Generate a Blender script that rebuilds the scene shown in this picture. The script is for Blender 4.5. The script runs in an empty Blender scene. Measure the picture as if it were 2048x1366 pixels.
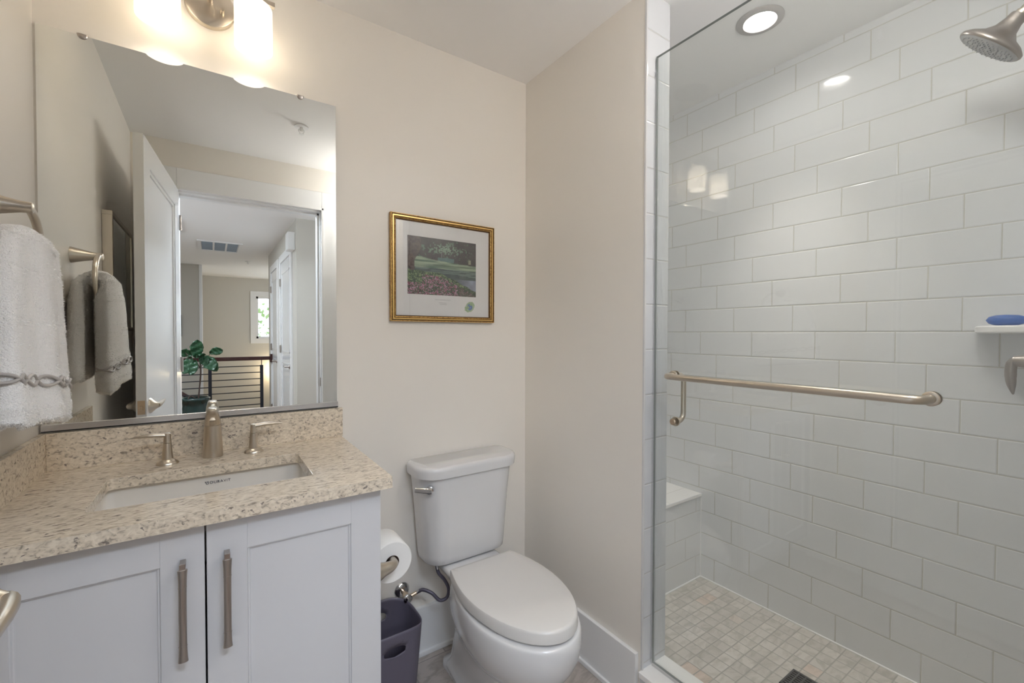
import bpy, bmesh, math, random
from mathutils import Vector, Matrix
random.seed(7)
sc = bpy.context.scene
PI = math.pi
# ------------------------------------------------------------------ camera
CZ = 1.28816
yaw, pit, rol = math.radians(34.364), math.radians(1.0028), math.radians(0.1105)
F = Vector((math.sin(yaw)*math.cos(pit), math.cos(yaw)*math.cos(pit), -math.sin(pit)))
R = Vector((math.cos(yaw), -math.sin(yaw), 0)); U = R.cross(F)
R2 = R*math.cos(rol)+U*math.sin(rol); U2 = U*math.cos(rol)-R*math.sin(rol)
cd = bpy.data.cameras.new('camera'); cam = bpy.data.objects.new('camera', cd)
sc.collection.objects.link(cam); sc.camera = cam
M = Matrix((( R2.x, U2.x, -F.x, 0), (R2.y, U2.y, -F.y, 0), (R2.z, U2.z, -F.z, CZ), (0, 0, 0, 1)))
cam.matrix_world = M
cd.sensor_width = 36; cd.lens = 876.984/2048*36; cd.clip_start = .02; cd.clip_end = 60
# ------------------------------------------------------------------ world, exposure
wd = bpy.data.worlds.new('sky'); sc.world = wd; wd.use_nodes = True
bg = wd.node_tree.nodes['Background']; bg.inputs[0].default_value = (.78, .88, 1, 1); bg.inputs[1].default_value = 1.5
vs = sc.view_settings; sc.display_settings.display_device = 'sRGB'
vs.view_transform = 'Standard'; vs.look = 'None'; vs.gamma = 1; vs.use_curve_mapping = False
vs.exposure = 1.25
cy = sc.cycles
cy.max_bounces = 12; cy.diffuse_bounces = 8; cy.glossy_bounces = 6; cy.transmission_bounces = 8
cy.transparent_max_bounces = 16; cy.sample_clamp_indirect = 6; cy.caustics_reflective = False; cy.caustics_refractive = False
cy.use_denoising = True
# ------------------------------------------------------------------ key sizes (metres, floor z = 0, camera near the doorway)
B, L, T, W, ZC = 1.6477, -.3775, 1.2008, 2.0063, 2.4364
S1, TW = .9685, .1264
YR, YR2 = -.03, -.15          # rear wall, room face and hall face
YE = .05                      # shower end wall
PAN = .0783; G = 1.2527
HC = 2.4364
# ------------------------------------------------------------------ large lights
def area(name, loc, size, power, col, direction, sy=None):
    d = bpy.data.lights.new(name, 'AREA'); d.energy = power; d.color = col
    d.shape = 'RECTANGLE'; d.size = size; d.size_y = sy or size
    o = bpy.data.objects.new(name, d); sc.collection.objects.link(o); o.location = loc
    o.rotation_euler = Vector(direction).to_track_quat('-Z', 'Y').to_euler(); return o
COOL = (.76, .86, 1.0)
area('skylight_daylight', (-.56, -2.6, HC-.045), .50, 7, COOL, (0, 0, -1), .5)
area('hall_left_fill', (-1.42, -1.7, 1.4), 1.2, 5, COOL, (1, 0, 0), 1.5)  # added cool fill; the hall left wall has no window
area('side_hall_fill', (3.3, -.85, 1.5), 1.0, 10, COOL, (-1, 0, 0), 1.6)  # added fill reaching the doorway obliquely, no window at that end
area('stair_fill', (1.85, -6.0, 1.5), 1.2, 9, (.92, .95, 1), (-1, -.2, 0), 1.4)  # added fill to brighten the stairwell and far wall, no opening behind
area('entry_fill', (.25, -.50, HC-.03), .6, 13.5, COOL, (0, .3, -1), .5)  # added ceiling fill just outside the door, without a fixture
WARM = (1.0, .92, .83)
# ------------------------------------------------------------------ materials
MATS = {}
def nn(nt, t, **kw):
    n = nt.nodes.new(t)
    for k, v in kw.items(): setattr(n, k, v)
    return n
def pmat(name, col, rough=.5, metal=0., **kw):
    m = bpy.data.materials.new(name); m.use_nodes = True; nt = m.node_tree
    b = nt.nodes['Principled BSDF']
    b.inputs['Base Color'].default_value = (*col, 1); b.inputs['Roughness'].default_value = rough
    b.inputs['Metallic'].default_value = metal
    for k, v in kw.items():
        b.inputs[k.replace('_', ' ')].default_value = v
    MATS[name] = m
    return m
def bump_noise(m, scale, strength, dist=.001, detail=3, vec=(1, 1, 1)):
    nt = m.node_tree; b = nt.nodes['Principled BSDF']
    g = nn(nt, 'ShaderNodeNewGeometry'); mp = nn(nt, 'ShaderNodeMapping'); mp.inputs['Scale'].default_value = vec
    nt.links.new(g.outputs['Position'], mp.inputs[0])
    t = nn(nt, 'ShaderNodeTexNoise'); t.inputs['Scale'].default_value = scale; t.inputs['Detail'].default_value = detail
    nt.links.new(mp.outputs[0], t.inputs['Vector'])
    bp = nn(nt, 'ShaderNodeBump'); bp.inputs['Strength'].default_value = strength; bp.inputs['Distance'].default_value = dist
    nt.links.new(t.outputs[0], bp.inputs['Height']); nt.links.new(bp.outputs[0], b.inputs['Normal'])
    return t
def emis(name, col, s):
    m = bpy.data.materials.new(name); m.use_nodes = True; nt = m.node_tree; nt.nodes.clear()
    e = nn(nt, 'ShaderNodeEmission'); e.inputs[0].default_value = (*col, 1); e.inputs[1].default_value = s
    o = nn(nt, 'ShaderNodeOutputMaterial'); nt.links.new(e.outputs[0], o.inputs[0]); return m
paint = pmat('beige_wall_paint', (.81, .77, .71), .42); bump_noise(paint, 260, .08)
ceilm = pmat('white_ceiling_paint', (.90, .89, .88), .8)
trimm = pmat('white_trim_paint', (.83, .83, .83), .32)
doorm = pmat('white_door_gloss', (.78, .79, .80), .13)
cabm = pmat('white_cabinet_paint', (.66, .66, .68), .28)
hallp = pmat('hall_wall_paint', (.60, .575, .52), .5)
porc = pmat('white_porcelain', (.69, .685, .685), .09, 0, Coat_Weight=.4, Coat_Roughness=.03)
seatm = pmat('seat_plastic', (.67, .65, .625), .22)
nickel = pmat('brushed_nickel', (.62, .56, .48), .30, 1.0); bump_noise(nickel, 300, .08, .0004, 2, (6, 6, .5))
nickel_d = pmat('dark_brushed_nickel', (.43, .39, .36), .33, 1.0); bump_noise(nickel_d, 300, .1, .0004, 2, (6, 6, .4))
chrome = pmat('chrome', (.75, .75, .76), .07, 1.0)
brass = pmat('raw_brass', (.62, .50, .38), .3, 1.0)
alum = pmat('satin_aluminium', (.72, .72, .74), .25, 1.0)
black = pmat('dark_gap', (.01, .01, .01), .6)
tp = pmat('toilet_paper', (.86, .85, .83), .9); bump_noise(tp, 400, .25)
card = pmat('cardboard_tube', (.16, .10, .075), .9)
binm = pmat('grey_purple_plastic', (.13, .118, .16), .38)
binin = binm
hosem = pmat('braided_hose', (.14, .13, .17), .4, .5); bump_noise(hosem, 900, .6)
terry = pmat('white_terry', (.90, .885, .87), .95, 0, Sheen_Weight=.4); bump_noise(terry, 330, .9, .004, 4)
cordm = pmat('grey_satin_cord', (.42, .39, .37), .35)
blue = pmat('blue_soap', (.045, .13, .42), .35, 0, Subsurface_Weight=.1)
t_ = bump_noise(blue, 90, .3)
marble = pmat('white_marble', (.90, .885, .87), .2)
leafm = pmat('dark_green_leaf', (.018, .075, .03), .35)
barkm = pmat('brown_bark', (.09, .06, .05), .8)
glaze = pmat('green_blue_glaze', (.010, .032, .030), .1, 0, Coat_Weight=.5)
soil = pmat('soil', (.03, .022, .018), .95)
navy = pmat('black_iron', (.012, .014, .022), .45)
mahog = pmat('dark_mahogany', (.045, .014, .012), .3)
floorw = pmat('hall_wood_floor', (.22, .12, .07), .4)
rubber = pmat('pale_rubber_nozzle', (.55, .55, .56), .5)
inkm = pmat('dark_ink', (.03, .03, .06), .6)
greyink = pmat('grey_ink', (.25, .23, .22), .7)
tvm = pmat('black_glass', (.004, .004, .006), .2)
ventm = pmat('blue_grey_filter', (.25, .32, .40), .7)
paperm = pmat('white_paper', (.80, .79, .775), .75)
grille = pmat('drain_steel', (.20, .20, .20), .35, 1.0)
clearp = pmat('clear_vinyl', (.8, .8, .82), .15, 0, Alpha=.14)
# gold
gold = pmat('gilt_wood', (.42, .235, .055), .42, .55)
t_ = bump_noise(gold, 500, .35, .001)
def gold_var(m):
    nt = m.node_tree; b = nt.nodes['Principled BSDF']
    g = nn(nt, 'ShaderNodeNewGeometry'); t = nn(nt, 'ShaderNodeTexNoise'); t.inputs['Scale'].default_value = 160
    nt.links.new(g.outputs['Position'], t.inputs['Vector'])
    r = nn(nt, 'ShaderNodeValToRGB'); e = r.color_ramp.elements
    e[0].color = (.24, .105, .02, 1); e[0].position = .3; e[1].color = (.62, .40, .13, 1); e[1].position = .7
    nt.links.new(t.outputs[0], r.inputs[0]); nt.links.new(r.outputs[0], b.inputs['Base Color'])
gold_var(gold)
# mirror
def glossy(name, col, rough):
    m = bpy.data.materials.new(name); m.use_nodes = True; nt = m.node_tree; nt.nodes.clear()
    e = nn(nt, 'ShaderNodeBsdfGlossy'); e.inputs[0].default_value = (*col, 1); e.inputs['Roughness'].default_value = rough
    o = nn(nt, 'ShaderNodeOutputMaterial'); nt.links.new(e.outputs[0], o.inputs[0]); return m
mirm = glossy('silvered_mirror', (.92, .935, .91), 0.0)
# thin clear glass: transparent with Schlick reflection, same from every viewer
def clear_glass(name, tint, f0=.045):
    m = bpy.data.materials.new(name); m.use_nodes = True; nt = m.node_tree; nt.nodes.clear(); l = nt.links.new
    lw = nn(nt, 'ShaderNodeLayerWeight'); lw.inputs[0].default_value = .5
    pw = nn(nt, 'ShaderNodeMath', operation='POWER'); pw.inputs[1].default_value = 5
    l(lw.outputs['Facing'], pw.inputs[0])
    ma = nn(nt, 'ShaderNodeMath', operation='MULTIPLY_ADD'); ma.inputs[1].default_value = 1-f0; ma.inputs[2].default_value = f0
    l(pw.outputs[0], ma.inputs[0])
    tr = nn(nt, 'ShaderNodeBsdfTransparent'); tr.inputs[0].default_value = (*tint, 1)
    gl = nn(nt, 'ShaderNodeBsdfGlossy'); gl.inputs['Roughness'].default_value = 0.0; gl.inputs[0].default_value = (1, 1, 1, 1)
    mx = nn(nt, 'ShaderNodeMixShader'); l(ma.outputs[0], mx.inputs[0]); l(tr.outputs[0], mx.inputs[1]); l(gl.outputs[0], mx.inputs[2])
    o = nn(nt, 'ShaderNodeOutputMaterial'); l(mx.outputs[0], o.inputs[0]); return m
glassm = clear_glass('clear_door_glass', (.965, .975, .965))
picglass = clear_glass('picture_glass', (.98, .98, .98), .04)
edgem = pmat('glass_edge', (.20, .22, .21), .15)
# tiles
def tile_mat(name, ua, va, q, r, pu, pv, shift, gw, tile, grout, rough=.08, var=.0, veins=0, depth=.0012, soft=.003, pink=False, wav=.12):
    m = bpy.data.materials.new(name); m.use_nodes = True; nt = m.node_tree; l = nt.links.new
    b = nt.nodes['Principled BSDF']; b.inputs['Roughness'].default_value = rough
    def mth(op, a, b_=None, c=None):
        n = nn(nt, 'ShaderNodeMath', operation=op)
        for i, x in enumerate((a, b_, c)):
            if x is None: continue
            if isinstance(x, (int, float)): n.inputs[i].default_value = x
            else: l(x, n.inputs[i])
        return n.outputs[0]
    g = nn(nt, 'ShaderNodeNewGeometry'); s = nn(nt, 'ShaderNodeSeparateXYZ'); l(g.outputs['Position'], s.inputs[0])
    u, v = s.outputs[ua], s.outputs[va]
    vr = mth('DIVIDE', mth('SUBTRACT', v, pv), r); row = mth('FLOOR', vr); fv = mth('FRACT', vr)
    us = mth('SUBTRACT', mth('SUBTRACT', u, pu), mth('MULTIPLY', row, shift))
    uq = mth('DIVIDE', us, q); col = mth('FLOOR', uq); fu = mth('FRACT', uq)
    du = mth('MULTIPLY', mth('MINIMUM', fu, mth('SUBTRACT', 1, fu)), q)
    dv = mth('MULTIPLY', mth('MINIMUM', fv, mth('SUBTRACT', 1, fv)), r)
    d = mth('MINIMUM', du, dv)
    mr = nn(nt, 'ShaderNodeMapRange', interpolation_type='SMOOTHSTEP'); l(d, mr.inputs[0])
    mr.inputs[1].default_value = gw/2-.0004; mr.inputs[2].default_value = gw/2+.0006
    h = nn(nt, 'ShaderNodeMapRange', interpolation_type='SMOOTHSTEP'); l(d, h.inputs[0])
    h.inputs[1].default_value = gw/2-.0006; h.inputs[2].default_value = gw/2+soft
    mix = nn(nt, 'ShaderNodeMix', data_type='RGBA'); l(mr.outputs[0], mix.inputs[0]); mix.inputs[6].default_value = (*grout, 1)
    mix.inputs[7].default_value = (*tile, 1)
    if var:
        cb = nn(nt, 'ShaderNodeCombineXYZ'); l(col, cb.inputs[0]); l(row, cb.inputs[1])
        wn = nn(nt, 'ShaderNodeTexWhiteNoise', noise_dimensions='3D'); l(cb.outputs[0], wn.inputs[0])
        rp = nn(nt, 'ShaderNodeValToRGB'); e = rp.color_ramp.elements
        e[0].color = (*[c*(1-var) for c in tile], 1); e[1].color = (*[min(1, c*(1+var)) for c in tile], 1)
        if pink:
            x = e.new(.93); x.color = (*tile, 1); e[-1].color = (tile[0]*1.02, tile[1]*.88, tile[2]*.82, 1)
        l(wn.outputs[0], rp.inputs[0]); src = rp.outputs[0]
        if veins:
            add = nn(nt, 'ShaderNodeVectorMath', operation='SCALE'); l(cb.outputs[0], add.inputs[0]); add.inputs['Scale'].default_value = 3.7
            ad2 = nn(nt, 'ShaderNodeVectorMath', operation='ADD'); l(add.outputs[0], ad2.inputs[0]); l(g.outputs['Position'], ad2.inputs[1])
            mp = nn(nt, 'ShaderNodeMapping'); mp.inputs['Scale'].default_value = (1, 2.2, 1); l(ad2.outputs[0], mp.inputs[0])
            n2 = nn(nt, 'ShaderNodeTexNoise'); n2.inputs['Scale'].default_value = 9; n2.inputs['Detail'].default_value = 5; n2.inputs['Distortion'].default_value = 1.6
            l(mp.outputs[0], n2.inputs['Vector'])
            rv = nn(nt, 'ShaderNodeValToRGB'); e = rv.color_ramp.elements
            e[0].position = .33; e[0].color = (1-veins, 1-veins, 1-veins*1.1, 1); e[1].position = .55; e[1].color = (1, 1, 1, 1)
            l(n2.outputs[0], rv.inputs[0])
            mu = nn(nt, 'ShaderNodeMix', data_type='RGBA', blend_type='MULTIPLY'); mu.inputs[0].default_value = 1
            l(src, mu.inputs[6]); l(rv.outputs[0], mu.inputs[7]); src = mu.outputs[2]
        l(src, mix.inputs[7])
    l(mix.outputs[2], b.inputs['Base Color'])
    rr = nn(nt, 'ShaderNodeMapRange'); l(mr.outputs[0], rr.inputs[0]); rr.inputs[3].default_value = .7; rr.inputs[4].default_value = rough
    l(rr.outputs[0], b.inputs['Roughness'])
    nz = nn(nt, 'ShaderNodeTexNoise'); nz.inputs['Scale'].default_value = 9; nz.inputs['Detail'].default_value = 1; l(g.outputs['Position'], nz.inputs['Vector'])
    hh = mth('MULTIPLY_ADD', nz.outputs[0], wav, h.outputs[0])
    bp = nn(nt, 'ShaderNodeBump'); bp.inputs['Strength'].default_value = .8; bp.inputs['Distance'].default_value = depth
    l(hh, bp.inputs['Height']); l(bp.outputs[0], b.inputs['Normal'])
    return m
WT = (.76, .765, .775); GR = (.58, .57, .52)
Q, RR = .2514, .1109
tile_yz = tile_mat('white_wall_tile_side', 1, 2, Q, RR, .4346, PAN, Q/3, .0028, WT, GR)
tile_xz = tile_mat('white_wall_tile_back', 0, 2, Q, RR, W-.09, PAN, -Q/3, .0028, WT, GR)
tile_bench = tile_mat('white_bench_tile', 0, 2, Q, RR, W-.04, PAN-.0002, -Q/3, .0028, WT, (.62, .61, .58))
jambt = tile_mat('white_jamb_tile', 0, 2, .35, .1535, T-.10, .0074, 0, .0024, (.68, .69, .71), (.52, .51, .49))
mosaic = tile_mat('marble_mosaic', 0, 1, .0512, .0512, W, 1.2617, 0, .0034, (.71, .675, .63), (.42, .405, .37), .25, .15, .20, .0006, .001, True, .1)
bathfl = tile_mat('taupe_stone_floor', 0, 1, .30, .60, .62, 1.0, .15, .003, (.46, .41, .375), (.30, .27, .25), .3, .08, .3, .0008, .001, False, .1)
# quartz
def quartz(name, stretch):
    m = bpy.data.materials.new(name); m.use_nodes = True; nt = m.node_tree; l = nt.links.new
    b = nt.nodes['Principled BSDF']; b.inputs['Roughness'].default_value = .13
    g = nn(nt, 'ShaderNodeNewGeometry'); mp = nn(nt, 'ShaderNodeMapping'); mp.inputs['Scale'].default_value = stretch
    mp.inputs['Rotation'].default_value = (0, 0, .12)
    l(g.outputs['Position'], mp.inputs[0])
    a = nn(nt, 'ShaderNodeTexNoise'); a.inputs['Scale'].default_value = 105; a.inputs['Detail'].default_value = 6; a.inputs['Distortion'].default_value = .8
    l(mp.outputs[0], a.inputs['Vector'])
    r1 = nn(nt, 'ShaderNodeValToRGB'); e = r1.color_ramp.elements
    e[0].position = .30; e[0].color = (.33, .28, .225, 1); e[1].position = .66; e[1].color = (.82, .73, .60, 1)
    x = e.new(.45); x.color = (.67, .58, .46, 1)
    l(a.outputs[0], r1.inputs[0])
    v = nn(nt, 'ShaderNodeTexNoise'); v.inputs['Scale'].default_value = 85; v.inputs['Detail'].default_value = 3; v.inputs['Distortion'].default_value = .5
    of = nn(nt, 'ShaderNodeVectorMath', operation='ADD'); of.inputs[1].default_value = (5, 3, 9); l(mp.outputs[0], of.inputs[0]); l(of.outputs[0], v.inputs['Vector'])
    r2 = nn(nt, 'ShaderNodeValToRGB'); e = r2.color_ramp.elements
    e[0].position = .645; e[0].color = (0, 0, 0, 1); e[1].position = .69; e[1].color = (.85, .85, .85, 1); l(v.outputs[0], r2.inputs[0])
    mx = nn(nt, 'ShaderNodeMix', data_type='RGBA'); l(r2.outputs[0], mx.inputs[0]); l(r1.outputs[0], mx.inputs[6]); mx.inputs[7].default_value = (.16, .13, .12, 1)
    l(mx.outputs[2], b.inputs['Base Color']); return m
quartz_t = quartz('beige_quartz_top', (.55, 1.3, 1)); quartz_s = quartz('beige_quartz_upright', (.9, .9, 1.2))
# ------------------------------------------------------------------ mesh helpers
COL = sc.collection
def root_loc(p):
    while p is not None and p.parent is not None: p = p.parent
    return p.location.copy() if p is not None else Vector((0, 0, 0))
def obj(name, bm, mat, parent=None, smooth=False, own=False, angle=None):
    if own:                      # top-level thing made of one mesh: put its origin at its base
        vs_ = [v.co for v in bm.verts]
        c = Vector(((min(v.x for v in vs_)+max(v.x for v in vs_))/2, (min(v.y for v in vs_)+max(v.y for v in vs_))/2, min(v.z for v in vs_)))
    else: c = root_loc(parent)
    bmesh.ops.translate(bm, verts=bm.verts, vec=-c)
    me = bpy.data.meshes.new(name); bm.to_mesh(me); bm.free()
    for m_ in (mat if isinstance(mat, (list, tuple)) else [mat]): me.materials.append(m_)
    if smooth:
        for p in me.polygons: p.use_smooth = True
        if angle:
            me.set_sharp_from_angle(angle=math.radians(angle))
    o = bpy.data.objects.new(name, me); COL.objects.link(o)
    if own: o.location = c
    if parent is not None: o.parent = parent
    return o
def thing(name, label, cat, loc, group=None):
    o = bpy.data.objects.new(name, None); COL.objects.link(o); o.location = loc; o.empty_display_size = .05
    o['label'] = label; o['category'] = cat
    if group: o['group'] = group
    return o
def tag(o, label, cat, group=None, kind=None):
    o['label'] = label; o['category'] = cat
    if group: o['group'] = group
    if kind: o['kind'] = kind
    return o
def struct(o): o['kind'] = 'structure'; return o
def box(bm, lo, hi, bev=0, seg=2, mi=0):
    x0, y0, z0 = lo; x1, y1, z1 = hi
    vs_ = [bm.verts.new(p) for p in ((x0, y0, z0), (x1, y0, z0), (x1, y1, z0), (x0, y1, z0), (x0, y0, z1), (x1, y0, z1), (x1, y1, z1), (x0, y1, z1))]
    fs = [bm.faces.new([vs_[i] for i in f]) for f in ((0, 3, 2, 1), (4, 5, 6, 7), (0, 1, 5, 4), (1, 2, 6, 5), (2, 3, 7, 6), (3, 0, 4, 7))]
    for f in fs: f.material_index = mi
    if bev:
        es = list({e for f in fs for e in f.edges})
        bmesh.ops.bevel(bm, geom=es, offset=bev, segments=seg, affect='EDGES', profile=.7, clamp_overlap=True)
    return fs
def nb(): return bmesh.new()
def bx(lo, hi, bev=0, seg=2):
    bm = nb(); box(bm, lo, hi, bev, seg); return bm
def loft(bm, rings, cap0=True, cap1=True, closed=True, mi=0):
    rs = [[bm.verts.new(p) for p in r] for r in rings]; n = len(rs[0])
    for a, b_ in zip(rs, rs[1:]):
        for i in range(n if closed else n-1):
            j = (i+1) % n
            f = bm.faces.new((a[i], a[j], b_[j], b_[i])); f.material_index = mi
    if cap0: bm.faces.new(rs[0][::-1]).material_index = mi
    if cap1: bm.faces.new(rs[-1]).material_index = mi
    return rs
def tube(bm, pts, rad, n=16, caps=True, sx=1.0, up=None, mi=0):
    pts = [Vector(p) for p in pts]; m = len(pts)
    if not isinstance(rad, (list, tuple)): rad = [rad]*m
    if len(rad) != m:            # resample the radii along the path
        tt = [(x, x) if not isinstance(x, tuple) else x for x in rad]; out = []
        for i in range(m):
            k = i/(m-1)*(len(tt)-1); j = min(int(k), len(tt)-2); fr = k-j
            out.append((tt[j][0]*(1-fr)+tt[j+1][0]*fr, tt[j][1]*(1-fr)+tt[j+1][1]*fr))
        rad = out
    tans = []
    for i in range(m):
        t = (pts[min(i+1, m-1)]-pts[max(i-1, 0)]).normalized(); tans.append(t)
    nrm = Vector(up) if up else (Vector((0, 0, 1)) if abs(tans[0].z) < .9 else Vector((1, 0, 0)))
    rings = []
    for i in range(m):
        t = tans[i]; nrm = (nrm-t*nrm.dot(t)).normalized(); bn = t.cross(nrm)
        r = rad[i]
        if isinstance(r, tuple): ra, rb = r
        else: ra, rb = r, r*sx
        rings.append([pts[i]+nrm*ra*math.cos(2*PI*k/n)+bn*rb*math.sin(2*PI*k/n) for k in range(n)])
    loft(bm, rings, caps, caps, mi=mi); return rings
def lathe(bm, prof, c=(0, 0, 0), axis=(0, 0, 1), n=32, cap=True, mi=0):
    a = Vector(axis).normalized(); u = Vector((1, 0, 0)) if abs(a.x) < .9 else Vector((0, 1, 0)); u = (u-a*u.dot(a)).normalized(); w = a.cross(u)
    c = Vector(c)
    loft(bm, [[c+a*h+(u*math.cos(2*PI*k/n)+w*math.sin(2*PI*k/n))*max(r, 1e-5) for k in range(n)] for r, h in prof], cap, cap, mi=mi)
def arc(c, r, a0, a1, n, e1, e2):
    c = Vector(c); e1 = Vector(e1); e2 = Vector(e2)
    return [c+e1*r*math.cos(a0+(a1-a0)*i/n)+e2*r*math.sin(a0+(a1-a0)*i/n) for i in range(n+1)]
def smooth_path(pts, n=8):
    pts = [Vector(p) for p in pts]; out = []
    P = [pts[0]*2-pts[1]]+pts+[pts[-1]*2-pts[-2]]
    for i in range(1, len(P)-2):
        p0, p1, p2, p3 = P[i-1:i+3]
        for k in range(n):
            t = k/n
            out.append(.5*((2*p1)+(p2-p0)*t+(2*p0-5*p1+4*p2-p3)*t*t+(3*p1-p0-3*p2+p3)*t**3))
    out.append(pts[-1]); return out
def rrect(x0, x1, y0, y1, z, r, n=6, rb=None):
    # rounded rectangle ring, counter-clockwise; r for the front (y0) corners, rb for the back ones
    rb = r if rb is None else rb; out = []
    for cx, cy_, rr, a0 in ((x1-r, y0+r, r, -PI/2), (x1-rb, y1-rb, rb, 0), (x0+rb, y1-rb, rb, PI/2), (x0+r, y0+r, r, PI)):
        for k in range(n+1):
            a = a0+PI/2*k/n; out.append(Vector((cx+rr*math.cos(a), cy_+rr*math.sin(a), z)))
    return out
# ------------------------------------------------------------------ the setting
def wall(name, parts, mats):
    bm = nb()
    for p in parts: box(bm, *p)
    return struct(obj(name, bm, mats))
struct(obj('floor', bx((L-.1, YR2, -.05), (W+.1, B+.1, 0)), bathfl))
wall('wall_left', [((L-.1, YR2, 0), (L, B+.1, ZC))], paint)
wall('wall_back', [((L, B, 0), (T, B+.1, ZC))], paint)
bm = nb(); fs = box(bm, (T, S1, 0), (T+TW, B+.1, ZC)); fs[3].material_index = 1; fs[2].material_index = 2
struct(obj('wall_partition', bm, [paint, tile_yz, jambt]))
struct(obj('trim_1', bx((T-.0015, S1-.004, .1413), (T+.005, S1+.004, ZC), .0015, 2), porc))       # bullnose edge
wall('wall_right', [((W, YR2, 0), (W+.1, B+.1, ZC))], tile_yz)
wall('wall_shower_back', [((T+TW, B, 0), (W, B+.1, ZC))], tile_xz)
bm = nb(); fs = box(bm, (T, YR2, 0), (W, YE, ZC)); fs[4].material_index = 1
struct(obj('wall_shower_end', bm, [paint, tile_xz]))
# rear wall with the doorway the camera looks out of
DX0, DX1, DZ = -.168, .640, 2.15
wall('wall_rear', [((L, YR2, 0), (DX0, YR, ZC)), ((DX1, YR2, 0), (T, YR, ZC)), ((DX0, YR2, DZ), (DX1, YR, ZC))], [paint])
bm = nb()
for ya, yb in ((YR, YR+.018), (YR2-.018, YR2)):
    box(bm, (DX0-.125, ya, 0), (DX0, yb, DZ+.125), .002, 1); box(bm, (DX1, ya, 0), (DX1+.125, yb, DZ+.125), .002, 1)
    box(bm, (DX0, ya, DZ), (DX1, yb, DZ+.125), .002, 1)
ya, yb = YR, YR+.027
box(bm, (DX1-.004, ya, 0), (DX1+.012, yb, DZ+.012), .003, 2); box(bm, (DX0-.012, ya, DZ-.004), (DX1+.012, yb, DZ+.012), .003, 2); box(bm, (DX0-.012, ya, 0), (DX0+.001, yb, DZ+.012), .003, 2)
struct(obj('trim_2', bm, trimm))     # casing
bm = nb()
box(bm, (DX0-.004, YR2, 0), (DX0+.008, YR, DZ)); box(bm, (DX1-.008, YR2, 0), (DX1+.004, YR, DZ)); box(bm, (DX0, YR2, DZ-.012), (DX1, YR, DZ+.002))
box(bm, (DX1-.02, YR2+.02, 0), (DX1-.008, YR-.045, DZ-.012)); box(bm, (DX0, YR2+.02, DZ-.024), (DX1, YR-.045, DZ-.012))
jb = struct(obj('trim_3', bm, trimm))     # jamb lining with stop
bm = nb(); box(bm, (DX1-.0095, YR-.032, .915), (DX1-.0075, YR-.004, .975), .0008, 1); obj('strike_plate', bm, nickel_d, jb)
# ceiling with the recess of the shower downlight
DLX, DLY, DLR = 1.663, .83, .054
bm = nb()
x0, x1, y0, y1 = T-.1, W+.1, YR2, B+.1
n = 48; ci, sq = [], []
for k in range(n):
    a = 2*PI*k/n; c, s = math.cos(a), math.sin(a)
    ci.append(Vector((DLX+DLR*c, DLY+DLR*s, ZC)))
    t = min(((x1-DLX)/c if c > 1e-9 else 1e9), ((x0-DLX)/c if c < -1e-9 else 1e9), ((y1-DLY)/s if s > 1e-9 else 1e9), ((y0-DLY)/s if s < -1e-9 else 1e9))
    sq.append(Vector((DLX+t*c, DLY+t*s, ZC)))
for cx, cy_ in ((x0, y0), (x1, y0), (x1, y1), (x0, y1)):      # snap nearest ray to each corner
    i = min(range(n), key=lambda j: (sq[j]-Vector((cx, cy_, ZC))).length); sq[i] = Vector((cx, cy_, ZC))
loft(bm, [sq, ci, [v+Vector((0, 0, .05)) for v in ci]], False, False)
box(bm, (L-.1, YR2, ZC), (T-.1, B+.1, ZC+.06)); box(bm, (x0, y0, ZC+.08), (x1, y1, ZC+.1))
bmesh.ops.recalc_face_normals(bm, faces=bm.faces)
struct(obj('ceiling', bm, ceilm))
# baseboards
def baseb(name, lo, hi, ax, sgn):
    bm = nb(); box(bm, lo, hi, .003, 2)
    l2, h2 = list(lo), list(hi)
    if sgn > 0: h2[ax] += .009
    else: l2[ax] -= .009
    h2[2] = .018; box(bm, l2, h2, .004, 2)
    return struct(obj(name, bm, trimm))
baseb('baseboard_right', (T-.015, S1+.014, 0), (T, B, .193), 0, -1)
baseb('baseboard_back', (.36, B-.015, 0), (T-.015, B, .193), 1, -1)
baseb('baseboard_left', (L, YR+.03, 0), (L+.015, 1.13, .193), 0, 1)
baseb('baseboard_rear', (DX1+.125, YR, 0), (T, YR+.015, .193), 1, 1)
# shower base
struct(obj('floor_shower', bx((T+TW, YE, 0), (W, B, PAN)), mosaic))
bm = nb(); box(bm, (T-.009, YE, 0), (T+TW-.004, S1, .124), mi=1); box(bm, (T-.016, YE, .122), (T+TW, S1+.0015, .1413), .003, 2)
struct(obj('trim_4', bm, [marble, jambt]))        # curb
bm = nb(); fs = box(bm, (T+TW, 1.2617, PAN), (W, B, .4965-.014)); fs[2].material_index = 0
box(bm, (T+TW, 1.256, .4965-.016), (W, B, .4965), .003, 2, 1)
bench = struct(obj('trim_5', bm, [tile_bench, marble]))
bm = nb()
for yy in (1.35, 1.47): box(bm, (T+TW, yy, .4962), (W, yy+.0018, .4968))
for xx in (1.53, 1.76): box(bm, (xx, 1.258, .4962), (xx+.0018, B, .4968))
obj('grout_line', bm, pmat('bench_grout', (.6, .58, .55), .7), bench)
bm = nb()
tube(bm, [(W-.001, YE, PAN+.001), (W-.001, 1.2617, PAN+.001)], .0045, 6); tube(bm, [(T+TW, 1.2605, PAN+.001), (W, 1.2605, PAN+.001)], .0045, 6)
tube(bm, [(W-.001, 1.2605, PAN), (W-.001, 1.2605, .482)], .003, 6)
struct(obj('trim_6', bm, trimm))                 # caulk line
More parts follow.
